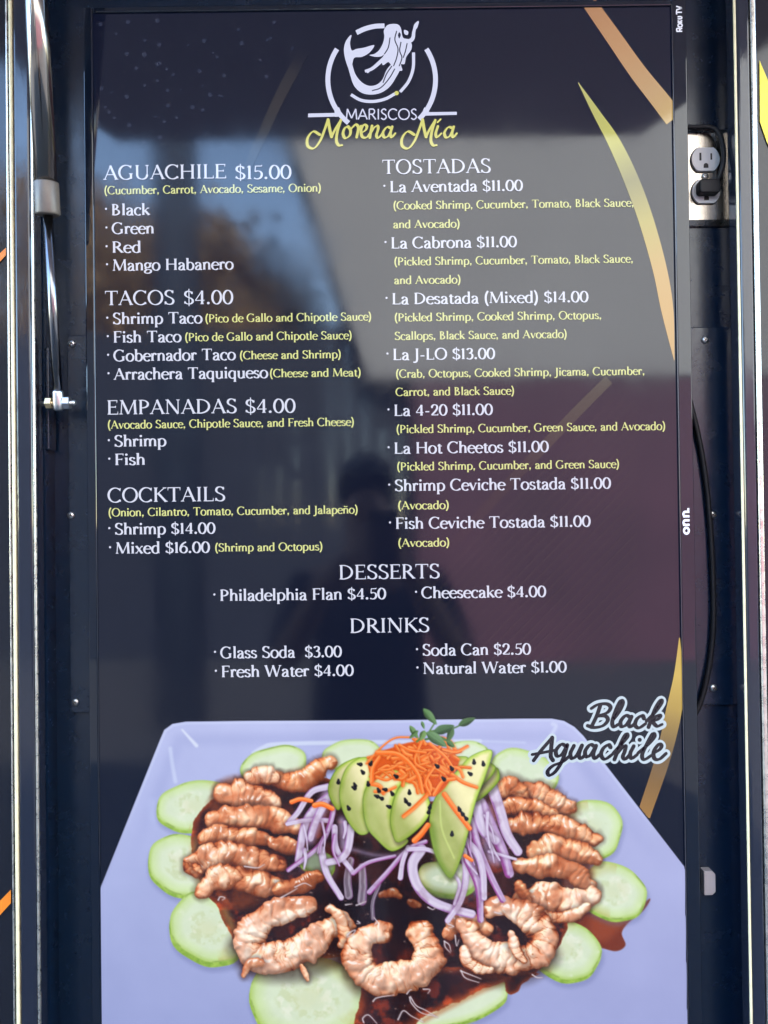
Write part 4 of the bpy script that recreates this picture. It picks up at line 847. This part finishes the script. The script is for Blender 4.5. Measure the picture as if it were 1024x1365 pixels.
# onion strands
def onion(pts, wd, kind=0, taper=(1, 0.8), a=0.96):
    base = [(216, 203, 234), (196, 164, 214), (150, 138, 160)][kind]; q = B_(*pts); wpx = wd / 3.413 * 0.86; a = a * (0.72 if kind == 2 else 1)
    dark(q, wpx + 3, 0.22, 3, (60, 26, 50))
    w, d, s_, sg, L, r = stroke(q, wpx, base, 0.6, a, taper); v = d / np.maximum(r, 0.5) * sg
    cov = a * (1 - sst(r - 0.6, r + 0.6, d))
    blend(w, (236, 228, 248), cov * sst(0.4, 0.75, 0.5 + 0.5 * np.sin(v * 5 + (N1[w] - 0.5) * 14)) * 0.45, False)
    blend(w, (140, 40, 130) if kind == 1 else (150, 82, 168), cov * sst(0.62 if kind != 1 else 0.1, 0.95, v + (N2[w] - 0.5) * 0.5) * (0.9 if kind == 1 else 0.75), False)
    blend(w, (108, 70, 120), cov * sst(0.72, 1.0, -v) * 0.4, False)
    blend(w, (130, 84, 120), cov * sst(0.55, 0.8, N2[w]) * 0.3, False)
dark(B_((230, 600), (420, 700), (600, 720), (800, 640)), 30, 0.6, 12)
for q_, wd_ in ((B_((200, 430), (150, 540), (110, 640)), 30), (B_((260, 560), (270, 680)), 24), (B_((880, 470), (930, 600), (960, 720)), 40), (B_((820, 620), (860, 760), (880, 880)), 22), (B_((300, 690), (450, 720), (640, 680)), 16)):
    film(q_, wd_, (172, 150, 196), 0.85)
    film(q_, wd_ * 0.7, (206, 192, 224), 0.6)
for p_, wd, k in [
 ([(290, 900), (285, 820), (300, 740)], 44, 2), ([(350, 925), (355, 850), (350, 770)], 48, 2), ([(400, 1005), (400, 930), (430, 850)], 20, 2),
 ([(195, 405), (120, 430), (60, 520), (20, 565)], 34, 0), ([(215, 440), (140, 500), (90, 580), (60, 740)], 46, 0), ([(200, 560), (110, 555), (10, 575)], 26, 0), ([(180, 480), (140, 560), (115, 640)], 44, 0),
 ([(225, 490), (200, 590), (150, 680), (15, 785)], 28, 1),
 ([(165, 690), (190, 800), (255, 910)], 38, 0), ([(225, 590), (235, 690), (310, 795)], 32, 0), ([(300, 590), (285, 690), (250, 735), (195, 750)], 44, 0),
 ([(310, 800), (380, 750), (500, 720)], 22, 1), ([(385, 885), (470, 790), (560, 690), (640, 655)], 28, 1), ([(525, 820), (535, 750), (560, 680)], 28, 0),
 ([(940, 400), (980, 520), (1010, 620), (1060, 700)], 60, 0), ([(890, 480), (940, 590), (990, 700), (1020, 800)], 62, 1), ([(850, 560), (880, 680), (930, 800), (990, 920)], 40, 1), ([(870, 480), (900, 600), (960, 650)], 56, 0),
 ([(620, 690), (580, 760), (600, 850), (660, 920), (750, 960), (850, 985)], 56, 0), ([(560, 690), (640, 690), (720, 720)], 26, 0), ([(810, 700), (825, 800), (800, 920), (740, 1015)], 38, 0), ([(765, 800), (795, 850), (770, 940)], 18, 0),
 ([(830, 740), (880, 860), (890, 1010)], 42, 1), ([(820, 650), (875, 710), (900, 800), (905, 910)], 42, 0), ([(930, 700), (980, 715), (1050, 735)], 18, 0)]:
    onion(p_, wd, k)
og = np.random.default_rng(21)
for k in range(14):
    if k % 2: x, y = og.uniform(60, 320), og.uniform(520, 700); dx, dy = og.uniform(-70, 30), og.uniform(70, 150)
    else: x, y = og.uniform(780, 960), og.uniform(520, 720); dx, dy = og.uniform(0, 80), og.uniform(90, 190)
    onion([(x, y), (x + dx * 0.4 + og.uniform(-16, 16), y + dy * 0.5), (x + dx, y + dy)], og.uniform(12, 22), int(og.integers(0, 2)), (1, 0.4))

# avocado slices
def avocado(pts, lightdir=(0.6, -0.4), tone=0):
    q = catmull(B_(*pts), 6, True); w = bbox(q, 10); sd_ = poly_sd(q, w); k = np.clip(-sd_ / 12.0, 0, 1)[..., None]
    sh = poly_sd([(x + 1.5, y + 3) for x, y in q], w); blend(w, (40, 30, 24), 0.45 * (1 - sst(-2, 5, sh)), False)
    cx = np.mean([p_[0] for p_ in q]); cy = np.mean([p_[1] for p_ in q])
    gr = np.clip(((GX[w] - cx) * lightdir[0] + (GY[w] - cy) * lightdir[1]) / 26 + 0.5, 0, 1)[..., None]
    c0 = np.array((116, 156, 44)); c1 = np.array((182, 208, 90)); c2 = np.array((236, 230, 178))
    c = np.where(k < 0.14, c0 + (c1 - c0) * (k / 0.14), c1 + (c2 - c1) * np.clip((k - 0.14) / 0.45 + (N2[w][..., None] - 0.5) * 0.5, 0, 1) * np.clip(0.42 + 0.85 * gr, 0, 1))
    c = c * (0.86 + 0.2 * gr) + (N2[w][..., None] - 0.5) * 22 + tone
    blend(w, c, 1 - sst(-0.6, 0.6, sd_))
avocado([(962, 318), (976, 372), (930, 430), (872, 474), (866, 440), (900, 372)], (0.2, -0.5), -30); avocado([(900, 300), (958, 315), (930, 370), (860, 420)], (0.3, -0.5), -24); avocado([(750, 275), (830, 270), (820, 320), (760, 320)], (0.3, -0.4), -4)
avocado([(345, 272), (255, 305), (205, 375), (198, 440), (238, 512), (268, 470), (300, 350)], (0.7, -0.2), -14)
avocado([(275, 325), (345, 272), (402, 285), (398, 350), (372, 430), (362, 540), (384, 608), (335, 622), (275, 545), (246, 440)], (0.7, -0.3))
avocado([(355, 450), (400, 362), (462, 325), (560, 350), (512, 420), (484, 520), (500, 610), (562, 652), (488, 700), (420, 650), (368, 580)], (0.7, -0.3), 2)
avocado([(480, 530), (512, 420), (578, 370), (640, 430), (662, 510), (620, 585), (518, 660), (485, 605)], (0.7, -0.5), 0)
avocado([(942, 240), (852, 262), (790, 325), (715, 405), (668, 490), (656, 580), (672, 680), (704, 762), (756, 822), (802, 730), (838, 600), (870, 470), (915, 350)], (0.7, -0.3), 0)
stroke(B_((705, 470), (715, 600), (770, 730)), 2.2, (214, 232, 140), 1.0, 0.7, solid=False); stroke(B_((668, 580), (700, 740), (755, 815)), 9, (104, 140, 44), 5, 0.55, solid=False)
# carrot shreds
cg = np.random.default_rng(5)
fill(B_((400, 270), (480, 230), (600, 200), (720, 230), (790, 280), (770, 340), (720, 420), (660, 450), (600, 400), (560, 350), (470, 330), (400, 380)), (226, 92, 26), 1.5)
def carrot(pts, wd, sh=0):
    q = B_(*pts); c = np.array((255, 124, 48)) + sh; dark(q, wd / 3.413 + 2.0, 0.15, 1.6, (150, 44, 4))
    w, d, s_, sg, L, r = stroke(q, wd / 3.413, c, 0.5, 1, (0.8, 0.7)); v = d / np.maximum(r, 0.5) * sg; cov = 1 - sst(r - 0.5, r + 0.5, d)
    blend(w, (255, 182, 112), cov * sst(0.7, 0, np.abs(v + 0.4)) * 0.7, False); blend(w, (222, 84, 18), cov * sst(0.3, 1, v) * 0.45, False)
for i in range(78):
    x = cg.normal(595, 105); y = cg.normal(300, 58); 
    if not (385 < x < 815 and 190 < y < 440): continue
    if y < 330 - 0.35 * (x - 400) - 60: y += 50
    an = cg.uniform(-0.5, 1.9); ln = cg.uniform(40, 110); cv = cg.uniform(-26, 26)
    dx, dy = math.cos(an) * ln / 2, math.sin(an) * ln / 2
    carrot([(x - dx, y - dy * 0.7), (x - math.sin(an) * cv, y + math.cos(an) * cv), (x + dx, y + dy * 0.7)], cg.uniform(13, 25), cg.uniform(-22, 16))
for q, wd in [([(370, 300), (440, 225), (500, 184), (566, 180)], 11), ([(395, 380), (400, 320), (430, 270)], 24), ([(420, 250), (520, 260), (600, 340), (625, 430)], 26), ([(640, 360), (660, 420), (600, 490), (540, 540)], 26), ([(760, 350), (810, 385), (872, 408)], 22), ([(830, 222), (780, 245), (720, 235)], 18), ([(725, 440), (775, 510), (840, 595)], 30), ([(620, 200), (590, 290), (640, 330)], 16), ([(660, 210), (730, 270), (770, 330)], 18), ([(680, 440), (720, 380), (770, 370)], 24), ([(520, 215), (570, 240), (640, 250)], 16), ([(690, 300), (640, 380), (660, 440)], 18), ([(30, 475), (70, 462), (120, 470)], 26), ([(135, 490), (170, 485), (215, 505)], 30), ([(590, 650), (620, 620), (650, 580)], 34), ([(820, 720), (850, 740)], 22)]:
    carrot(q, wd)
# sesame seeds
sg_ = np.random.default_rng(8)
for i, (x, y) in enumerate([(338, 303), (392, 297), (352, 337), (317, 396), (312, 410), (243, 380), (288, 500), (378, 390), (425, 420), (452, 418), (486, 434), (415, 448), (436, 457), (470, 495), (503, 357), (566, 428), (548, 466), (560, 482), (660, 494), (655, 516), (860, 290), (902, 298), (840, 345), (760, 617), (792, 505), (806, 526), (822, 547), (690, 310), (757, 320), (720, 368)]):
    an = [0.2, 2.0, 0.9, 1.2, 0.5, 1.6, 1.1, 1.4, 1.1, 0.2, 1.0, 0.4, 0.5, 0.4, 0.6, 1.5, 1.2, 0.6, 1.8, 1.8, 1.5, 1.4, 0.6, 1.6, 1.2, 1.0, 0.9, 0.7, 1, 0.8][i]
    q = B_((x - 6.5 * math.cos(an), y - 6.5 * math.sin(an)), (x + 6.5 * math.cos(an), y + 6.5 * math.sin(an))); stroke(q, 4.9, (18, 16, 24), 0.7, 0.97, (0.6, 1.15)); stroke([(q[0][0] + 0.6, q[0][1] - 0.4), (q[1][0] + 0.2, q[1][1] - 0.8)], 1.0, (96, 96, 110), 0.6, 0.4)
# sprig of leaves
def leaf(p0, p1, wd, c=(74, 112, 58)):
    (ax, ay), (bx, by) = B_(p0, p1); mx, my = (ax + bx) / 2, (ay + by) / 2; L = math.dist((ax, ay), (bx, by)); nx, ny = -(by - ay) / L, (bx - ax) / L; h = wd / 3.413
    q = [(ax, ay), (ax * 0.7 + bx * 0.3 + nx * h, ay * 0.7 + by * 0.3 + ny * h), (ax * 0.35 + bx * 0.65 + nx * h * 0.85, ay * 0.35 + by * 0.65 + ny * h * 0.85), (bx, by), (ax * 0.35 + bx * 0.65 - nx * h * 0.85, ay * 0.35 + by * 0.65 - ny * h * 0.85), (ax * 0.7 + bx * 0.3 - nx * h, ay * 0.7 + by * 0.3 - ny * h)]
    w, sd_ = fill(q, c, 0.6); cov = 1 - sst(-0.5, 0.5, sd_); side = ((GX[w] - ax) * nx + (GY[w] - ay) * ny) / h
    blend(w, np.array(c) * 0.55, cov * sst(0, 0.9, side) * 0.7, False); blend(w, np.array(c) * 1.0 + 46, cov * sst(0.1, -0.7, side) * 0.5, False)
    stroke([(ax, ay), (bx, by)], 0.9, np.array(c) + 50, 0.6, 0.5, solid=False)
stroke(B_((600, 200), (640, 165), (690, 150), (760, 160)), 2.8, (96, 130, 70), 0.7)
stroke(B_((650, 165), (672, 130), (682, 116)), 2.0, (92, 128, 70), 0.7); stroke(B_((740, 150), (775, 136), (800, 124)), 2.0, (84, 118, 64), 0.7); stroke(B_((640, 190), (700, 180), (745, 200)), 3.0, (84, 120, 66), 0.7)
for a_, b_, wd, c in [((630, 50), (690, 122), 17, (88, 128, 76)), ((790, 126), (866, 92), 16, (58, 92, 46)), ((676, 158), (770, 128), 20, (62, 100, 58)), ((645, 158), (735, 222), 22, (92, 130, 84)), ((765, 138), (738, 205), 14, (66, 100, 54)), ((568, 128), (606, 186), 12, (100, 138, 84)), ((622, 108), (634, 142), 7, (90, 130, 80)), ((736, 196), (772, 226), 12, (76, 112, 60)), ((636, 150), (616, 196), 14, (110, 146, 82)), ((606, 150), (566, 186), 9, (84, 120, 66))]: leaf(a_, b_, wd, c)
# wet glints on the sauce
for q in [E_((215, 592), (235, 576), (305, 565)), E_((375, 572), (400, 610), (440, 630), (490, 660)), E_((372, 575), (380, 600), (420, 640), (480, 655)), E_((430, 540), (458, 542), (450, 558)), E_((590, 460), (610, 492), (668, 512)), E_((590, 462), (625, 476), (676, 496)), E_((520, 336), (524, 360), (545, 384)), E_((520, 336), (540, 350), (548, 378)), E_((566, 310), (572, 355), (582, 330)), E_((322, 670), (345, 632), (380, 655), (430, 680)), E_((176, 682), (172, 664), (196, 650), (232, 686)), E_((535, 262), (560, 272), (540, 278)), E_((98, 180), (126, 176)), E_((144, 182), (186, 166)), E_((105, 310), (120, 296), (140, 288), (128, 308), (106, 318)), E_((735, 212), (765, 220)), E_((895, 478), (915, 490), (938, 490)), E_((450, 190), (470, 200), (480, 194)), E_((360, 560), (372, 545), (380, 542)), D_((163, 160), (172, 146), (192, 150), (180, 160)), D_((275, 16), (330, 22), (360, 8)), D_((490, 105), (530, 88), (560, 100)), D_((430, 150), (470, 128), (500, 110)), B_((420, 1020), (405, 1000)), E_((230, 258), (222, 264)), E_((150, 250), (160, 258), (146, 260))]:
    stroke(q, 2.6, (150, 110, 110), 1.6, 0.4, solid=False); stroke(q, 1.5, (236, 234, 248), 0.7, 0.78, (1.15, 0.5))
for k in range(120):
    x, y = cg.uniform(270, 730), cg.uniform(1090, 1360)
    i, j = int((y - Y0) * SS), int((x - X0) * SS)
    if IMG[i, j].sum() < 170: stroke([(x, y), (x + cg.uniform(-2, 3), y + cg.uniform(-1, 1))], cg.uniform(0.8, 1.5), (220, 190, 180), 0.5, cg.uniform(0.3, 0.8))

# to a mesh with one colour per corner point, cut to the picture's outline
img = IMG.reshape(Hc // SS, SS, Wc // SS, SS, 3).mean((1, 3)); alp = ALPHA.reshape(Hc // SS, SS, Wc // SS, SS).mean((1, 3))
h, wn_ = alp.shape
fl = np.stack([cam_r, cam_u, fwd0]).astype(float) if False else None
jj, ii = np.meshgrid(np.arange(wn_), np.arange(h)); pxx = X0 + jj + 0.5; pyy = Y0 + ii + 0.5
dv = ((pxx - CX0) / FPX)[..., None] * np.array(cam_r) + ((CY0 - pyy) / FPX)[..., None] * np.array(cam_u) + np.array(fwd0)
tq = (DIST - 0.0004) / dv[..., 1]; pts3 = np.array(cam_loc) + dv * tq[..., None]
inside = (pts3[..., 0] > SX0 - 0.001) & (pts3[..., 0] < SX1 + 0.0003) & (pts3[..., 2] > SZ0 - 0.002)
keep = (alp > 0.02) & inside; ks = keep[:-1, :-1] | keep[1:, :-1] | keep[:-1, 1:] | keep[1:, 1:]
ks &= inside[:-1, :-1] & inside[1:, 1:]
idx = (ii * wn_ + jj); f0 = idx[:-1, :-1][ks]; faces = np.stack([f0, f0 + wn_, f0 + wn_ + 1, f0 + 1], 1)
used, inv = np.unique(faces.ravel(), return_inverse=True)
me = bpy.data.meshes.new('dish_picture'); nv, nf = len(used), len(faces)
me.vertices.add(nv); me.vertices.foreach_set('co', pts3.reshape(-1, 3)[used].astype(np.float32).ravel())
me.loops.add(nf * 4); me.loops.foreach_set('vertex_index', inv.astype(np.int32).ravel())
me.polygons.add(nf); me.polygons.foreach_set('loop_start', np.arange(0, nf * 4, 4, dtype=np.int32))
me.update(calc_edges=True); me.validate()
ca = me.color_attributes.new('tint', 'FLOAT_COLOR', 'POINT')
cc = np.ones((nv, 4), np.float32); cc[:, :3] = np_s2l(img.reshape(-1, 3)[used]); ca.data.foreach_set('color', cc.ravel())
me.materials.append(screen_mat('dish_picture_lit', attr='tint'))
dish = bpy.data.objects.new('dish_picture', me); col.objects.link(dish); dish.parent = scr
dish.location = -(Vector(tv.location) + Vector(scr.location))

# ---- caption in brush script, dark letters in a white outline ----
def K(x, y): return (680 + x / 4.267, 900 + y / 4.267)
cap_paths = [
 [(514, 172), (492, 235), (462, 296)], [(462, 190), (500, 168), (550, 164), (572, 184), (552, 214), (500, 232)], [(500, 232), (544, 234), (556, 258), (528, 288), (480, 298), (442, 288)],
 [(584, 256), (622, 206), (642, 160), (630, 146), (604, 196), (582, 264), (590, 294), (616, 280)], [(684, 240), (658, 230), (630, 262), (634, 292), (662, 282), (690, 240)], [(692, 236), (676, 276), (686, 294), (714, 272)],
 [(762, 246), (752, 230), (722, 250), (712, 284), (734, 300), (772, 276)], [(776, 262), (826, 210), (862, 158), (856, 144), (824, 196), (788, 296)], [(796, 266), (836, 232), (856, 232), (840, 252), (812, 262), (836, 290), (866, 280)],
 [(134, 486), (176, 430), (240, 356)], [(240, 356), (234, 420), (232, 462), (244, 484)], [(126, 452), (180, 442), (252, 428)],
 [(318, 404), (292, 394), (262, 428), (268, 460), (296, 450), (324, 404)], [(326, 398), (300, 480), (262, 544), (226, 570), (214, 548), (244, 516), (300, 492), (346, 454)],
 [(364, 402), (344, 444), (352, 474), (380, 456), (408, 402)], [(410, 400), (392, 452), (404, 474), (430, 450)], [(482, 406), (456, 396), (428, 432), (434, 464), (460, 452), (488, 406)], [(490, 402), (474, 450), (484, 474), (510, 452)],
 [(572, 410), (560, 396), (530, 418), (518, 454), (540, 478), (584, 450)], [(588, 444), (636, 390), (668, 350), (660, 336), (636, 376), (594, 480)], [(604, 452), (640, 410), (658, 404), (652, 436), (642, 464), (656, 478), (682, 452)],
 [(704, 404), (684, 446), (692, 474), (724, 452)], [(728, 444), (790, 390), (822, 350), (812, 334), (782, 386), (752, 452), (764, 480), (806, 456)], [(812, 446), (850, 424), (862, 402), (846, 394), (818, 434), (822, 474), (850, 478), (888, 446)]]
mb = MB(); dot = (738, 368)
for q in cap_paths: 
    _dep[0] = (_dep[0] + 1) % 30
    nib_strip(mb, catmull(q, 8), lambda a, t: 50, lambda a, b_, d: tuple(P(*K(a, b_), d)), -0.0010 - _dep[0] * 0.000006, 0, True)
mb.poly([P(*K(dot[0] + 26 * math.cos(a), dot[1] + 26 * math.sin(a)), -0.0012) for a in np.linspace(0, 6.283, 17)[:-1]], 0)
for q in cap_paths:
    _dep[0] = (_dep[0] + 1) % 30
    nib_strip(mb, catmull(q, 8), lambda a, t: 15 + 10 * abs(math.sin(a + 0.35)), lambda a, b_, d: tuple(P(*K(a, b_), d)), -0.0014 - _dep[0] * 0.000006, 1, True)
mb.poly([P(*K(dot[0] + 12 * math.cos(a), dot[1] + 12 * math.sin(a)), -0.0016) for a in np.linspace(0, 6.283, 17)[:-1]], 1)
mb.build('dish_caption', [screen_mat('caption_white', (206, 222, 238)), screen_mat('caption_dark', (30, 22, 34))], scr)

# ---- maker's lettering on the chin, reading upwards ----
def upright(name, strokes, px, py0, length, height, w):
    """bold strokes in a unit box (x 0..len, y 0..1) running upwards along the chin"""
    o = P(px, py0, yb0); kx = kz = height / (FPX / DIST); mb = MB()
    mx = max(p_[0] for s_ in strokes for p_ in s_); kz = (length / (FPX / DIST)) / mx
    for s_ in strokes:
        q = catmull(s_, 6) if len(s_) > 3 else s_
        _dep[0] = (_dep[0] + 1) % 30
        segs = [q] if len(s_) > 3 else [s_[i:i + 2] for i in range(len(s_) - 1)]
        for g_ in segs: nib_strip(mb, g_, lambda a, t: w, lambda a, b_, d: (o.x - b_ * kx, d, o.z + a * kz), yb0 - 0.0003 - _dep[0] * 0.000005, 0)
    return mb.build(name, M['lettering'], tv)
ring = lambda cx, r: arc(cx, r, r * 0.9, r, 0, 360, 20)
upright('lettering', [[(0.10, 0), (0.10, 1)], [(0.1, 0.95), (0.55, 0.95), (0.62, 0.70), (0.55, 0.45), (0.1, 0.45)], [(0.4, 0.45), (0.68, 0)], arc(1.16, 0.36, 0.30, 0.36, 0, 360, 20), [(1.68, 0), (1.68, 0.78)], [(2.02, 0.76), (1.74, 0.38), (2.06, 0)], [(2.34, 0.76), (2.34, 0.20), (2.50, 0.05), (2.70, 0.20), (2.70, 0.76)], [(3.10, 0.94), (3.85, 0.94)], [(3.48, 0.94), (3.48, 0)], [(3.92, 1), (4.25, 0), (4.58, 1)]], 909.5, 42.5, 34.5, 7.6, 0.25)
def n_(x): return [[(x, 0), (x, 0.95)], [(x, 0.45), (x + 0.08, 0.80), (x + 0.33, 0.90), (x + 0.55, 0.75), (x + 0.58, 0.45), (x + 0.58, 0)]]
upright('lettering', [arc(0.5, 0.48, 0.38, 0.36, 0, 360, 22)] + n_(1.25) + n_(2.35) + [[(3.25, 0.0), (3.25, 0.3)]], 919.5, 712.5, 33.5, 9.0, 0.30)

# ------------------------------------------------------------------ the photographer, seen only in the reflection
def skin(name, pts, rad, edges, m, parent, root=0, sub=2):
    me = bpy.data.meshes.new(name); me.from_pydata(pts, edges, []); o = bpy.data.objects.new(name, me); col.objects.link(o); me.materials.append(m)
    md = o.modifiers.new('skin', 'SKIN'); md.use_smooth_shade = True
    for i, r_ in enumerate(rad): me.skin_vertices[0].data[i].radius = (r_, r_) if not hasattr(r_, '__len__') else r_
    me.skin_vertices[0].data[root].use_root = True
    s_ = o.modifiers.new('sub', 'SUBSURF'); s_.levels = sub; s_.render_levels = sub
    o.parent = parent
    if parent is not None: o.location = -Vector(parent.location)
    return o
BY = -1.42; PXo = -0.05
cloth = mat('dark_navy_cloth', (0.008, 0.010, 0.018), 0.9, cvar=0.2); skn = mat('skin', (0.36, 0.20, 0.13), 0.5); hair = mat('dark_hair', (0.012, 0.01, 0.009), 0.6)
person = thing('person', (PXo, BY, GZ), 'person in dark clothes holding up a phone in front of the screen', 'person')
V = [(PXo, BY, GZ + 0.95), (PXo, BY, GZ + 1.2), (PXo, BY, GZ + 1.40), (PXo, BY + 0.01, GZ + 1.50), (PXo, BY + 0.03, GZ + 1.60), (PXo, BY + 0.04, GZ + 1.70),
     (PXo - 0.10, BY, GZ + 0.86), (PXo - 0.11, BY + 0.02, GZ + 0.48), (PXo - 0.11, BY - 0.02, GZ + 0.08), (PXo - 0.12, BY + 0.15, GZ + 0.04),
     (PXo + 0.10, BY, GZ + 0.86), (PXo + 0.11, BY + 0.02, GZ + 0.48), (PXo + 0.11, BY - 0.02, GZ + 0.08), (PXo + 0.12, BY + 0.15, GZ + 0.04),
     (PXo - 0.19, BY, GZ + 1.40), (PXo - 0.25, BY + 0.12, GZ + 1.18), (PXo - 0.10, BY + 0.36, GZ + 1.44), (PXo - 0.03, BY + 0.43, GZ + 1.51),
     (PXo + 0.19, BY, GZ + 1.40), (PXo + 0.27, BY + 0.12, GZ + 1.18), (PXo + 0.14, BY + 0.36, GZ + 1.42), (PXo + 0.10, BY + 0.42, GZ + 1.49)]
rad = [(0.17, 0.11), (0.16, 0.11), (0.17, 0.10), 0.055, (0.075, 0.09), (0.07, 0.085), 0.085, 0.06, 0.04, 0.035, 0.085, 0.06, 0.04, 0.035, 0.06, 0.047, 0.033, 0.035, 0.06, 0.047, 0.033, 0.035]
E = [(0, 1), (1, 2), (2, 3), (3, 4), (4, 5), (0, 6), (6, 7), (7, 8), (8, 9), (0, 10), (10, 11), (11, 12), (12, 13), (2, 14), (14, 15), (15, 16), (16, 17), (2, 18), (18, 19), (19, 20), (20, 21)]
body = skin('body', V, rad, E, skn, person)
V2 = [V[i] for i in (0, 1, 2, 6, 7, 8, 10, 11, 12, 14, 15, 18, 19)]; r2 = [(0.185, 0.125), (0.175, 0.122), (0.185, 0.112), 0.10, 0.075, 0.06, 0.10, 0.075, 0.06, 0.07, 0.06, 0.07, 0.06]
skin('clothing', V2, r2, [(0, 1), (1, 2), (0, 3), (3, 4), (4, 5), (0, 6), (6, 7), (7, 8), (2, 9), (9, 10), (2, 11), (11, 12)], cloth, person)
bm = bmesh.new(); bmesh.ops.create_uvsphere(bm, u_segments=24, v_segments=16, radius=1)
bmesh.ops.delete(bm, geom=[v for v in bm.verts if v.co.z < -0.55 or (v.co.y > 0.35 and v.co.z < 0.35)], context='VERTS')
for v in bm.verts: v.co = Vector((v.co.x * 0.088, v.co.y * 0.108, v.co.z * 0.115)) + Vector((PXo, BY + 0.025, GZ + 1.69))
hm = bpy.data.meshes.new('hair'); bm.to_mesh(hm); bm.free(); hm.materials.append(hair)
for p_ in hm.polygons: p_.use_smooth = True
ho_ = bpy.data.objects.new('hair', hm); col.objects.link(ho_); ho_.parent = person; ho_.location = -Vector(person.location)
sm_ = ho_.modifiers.new('solid', 'SOLIDIFY'); sm_.thickness = 0.012
for sx in (-1, 1): skin('shoe', [(PXo + sx * 0.11, BY - 0.03, GZ + 0.055), (PXo + sx * 0.115, BY + 0.08, GZ + 0.05), (PXo + sx * 0.12, BY + 0.19, GZ + 0.042)], [0.052, 0.05, 0.04], [(0, 1), (1, 2)], hair, person)
for sx, hx in ((-1, PXo - 0.03), (1, PXo + 0.10)):
    fb = Vector((hx, BY + 0.43, GZ + 1.50))
    for k in range(4): skin('finger', [tuple(fb), tuple(fb + Vector((-sx * 0.02, 0.02, 0.02 + k * 0.018))), tuple(fb + Vector((-sx * 0.045, 0.052, 0.03 + k * 0.018))), tuple(fb + Vector((-sx * 0.065, 0.058, 0.03 + k * 0.018)))], [0.010, 0.009, 0.008, 0.007], [(0, 1), (1, 2), (2, 3)], skn, body, sub=1).location = -Vector((0, 0, 0))
b = MB(); b.box((-0.036, -DIST - 0.016, -0.125), (0.036, -DIST - 0.008, 0.022)); tag(b.build('smartphone', mat('phone_back', (0.02, 0.02, 0.024), 0.2), bevel=0.003, origin=(0, -DIST - 0.012, -0.05)), 'black smartphone held upright by the person before the screen', 'phone')
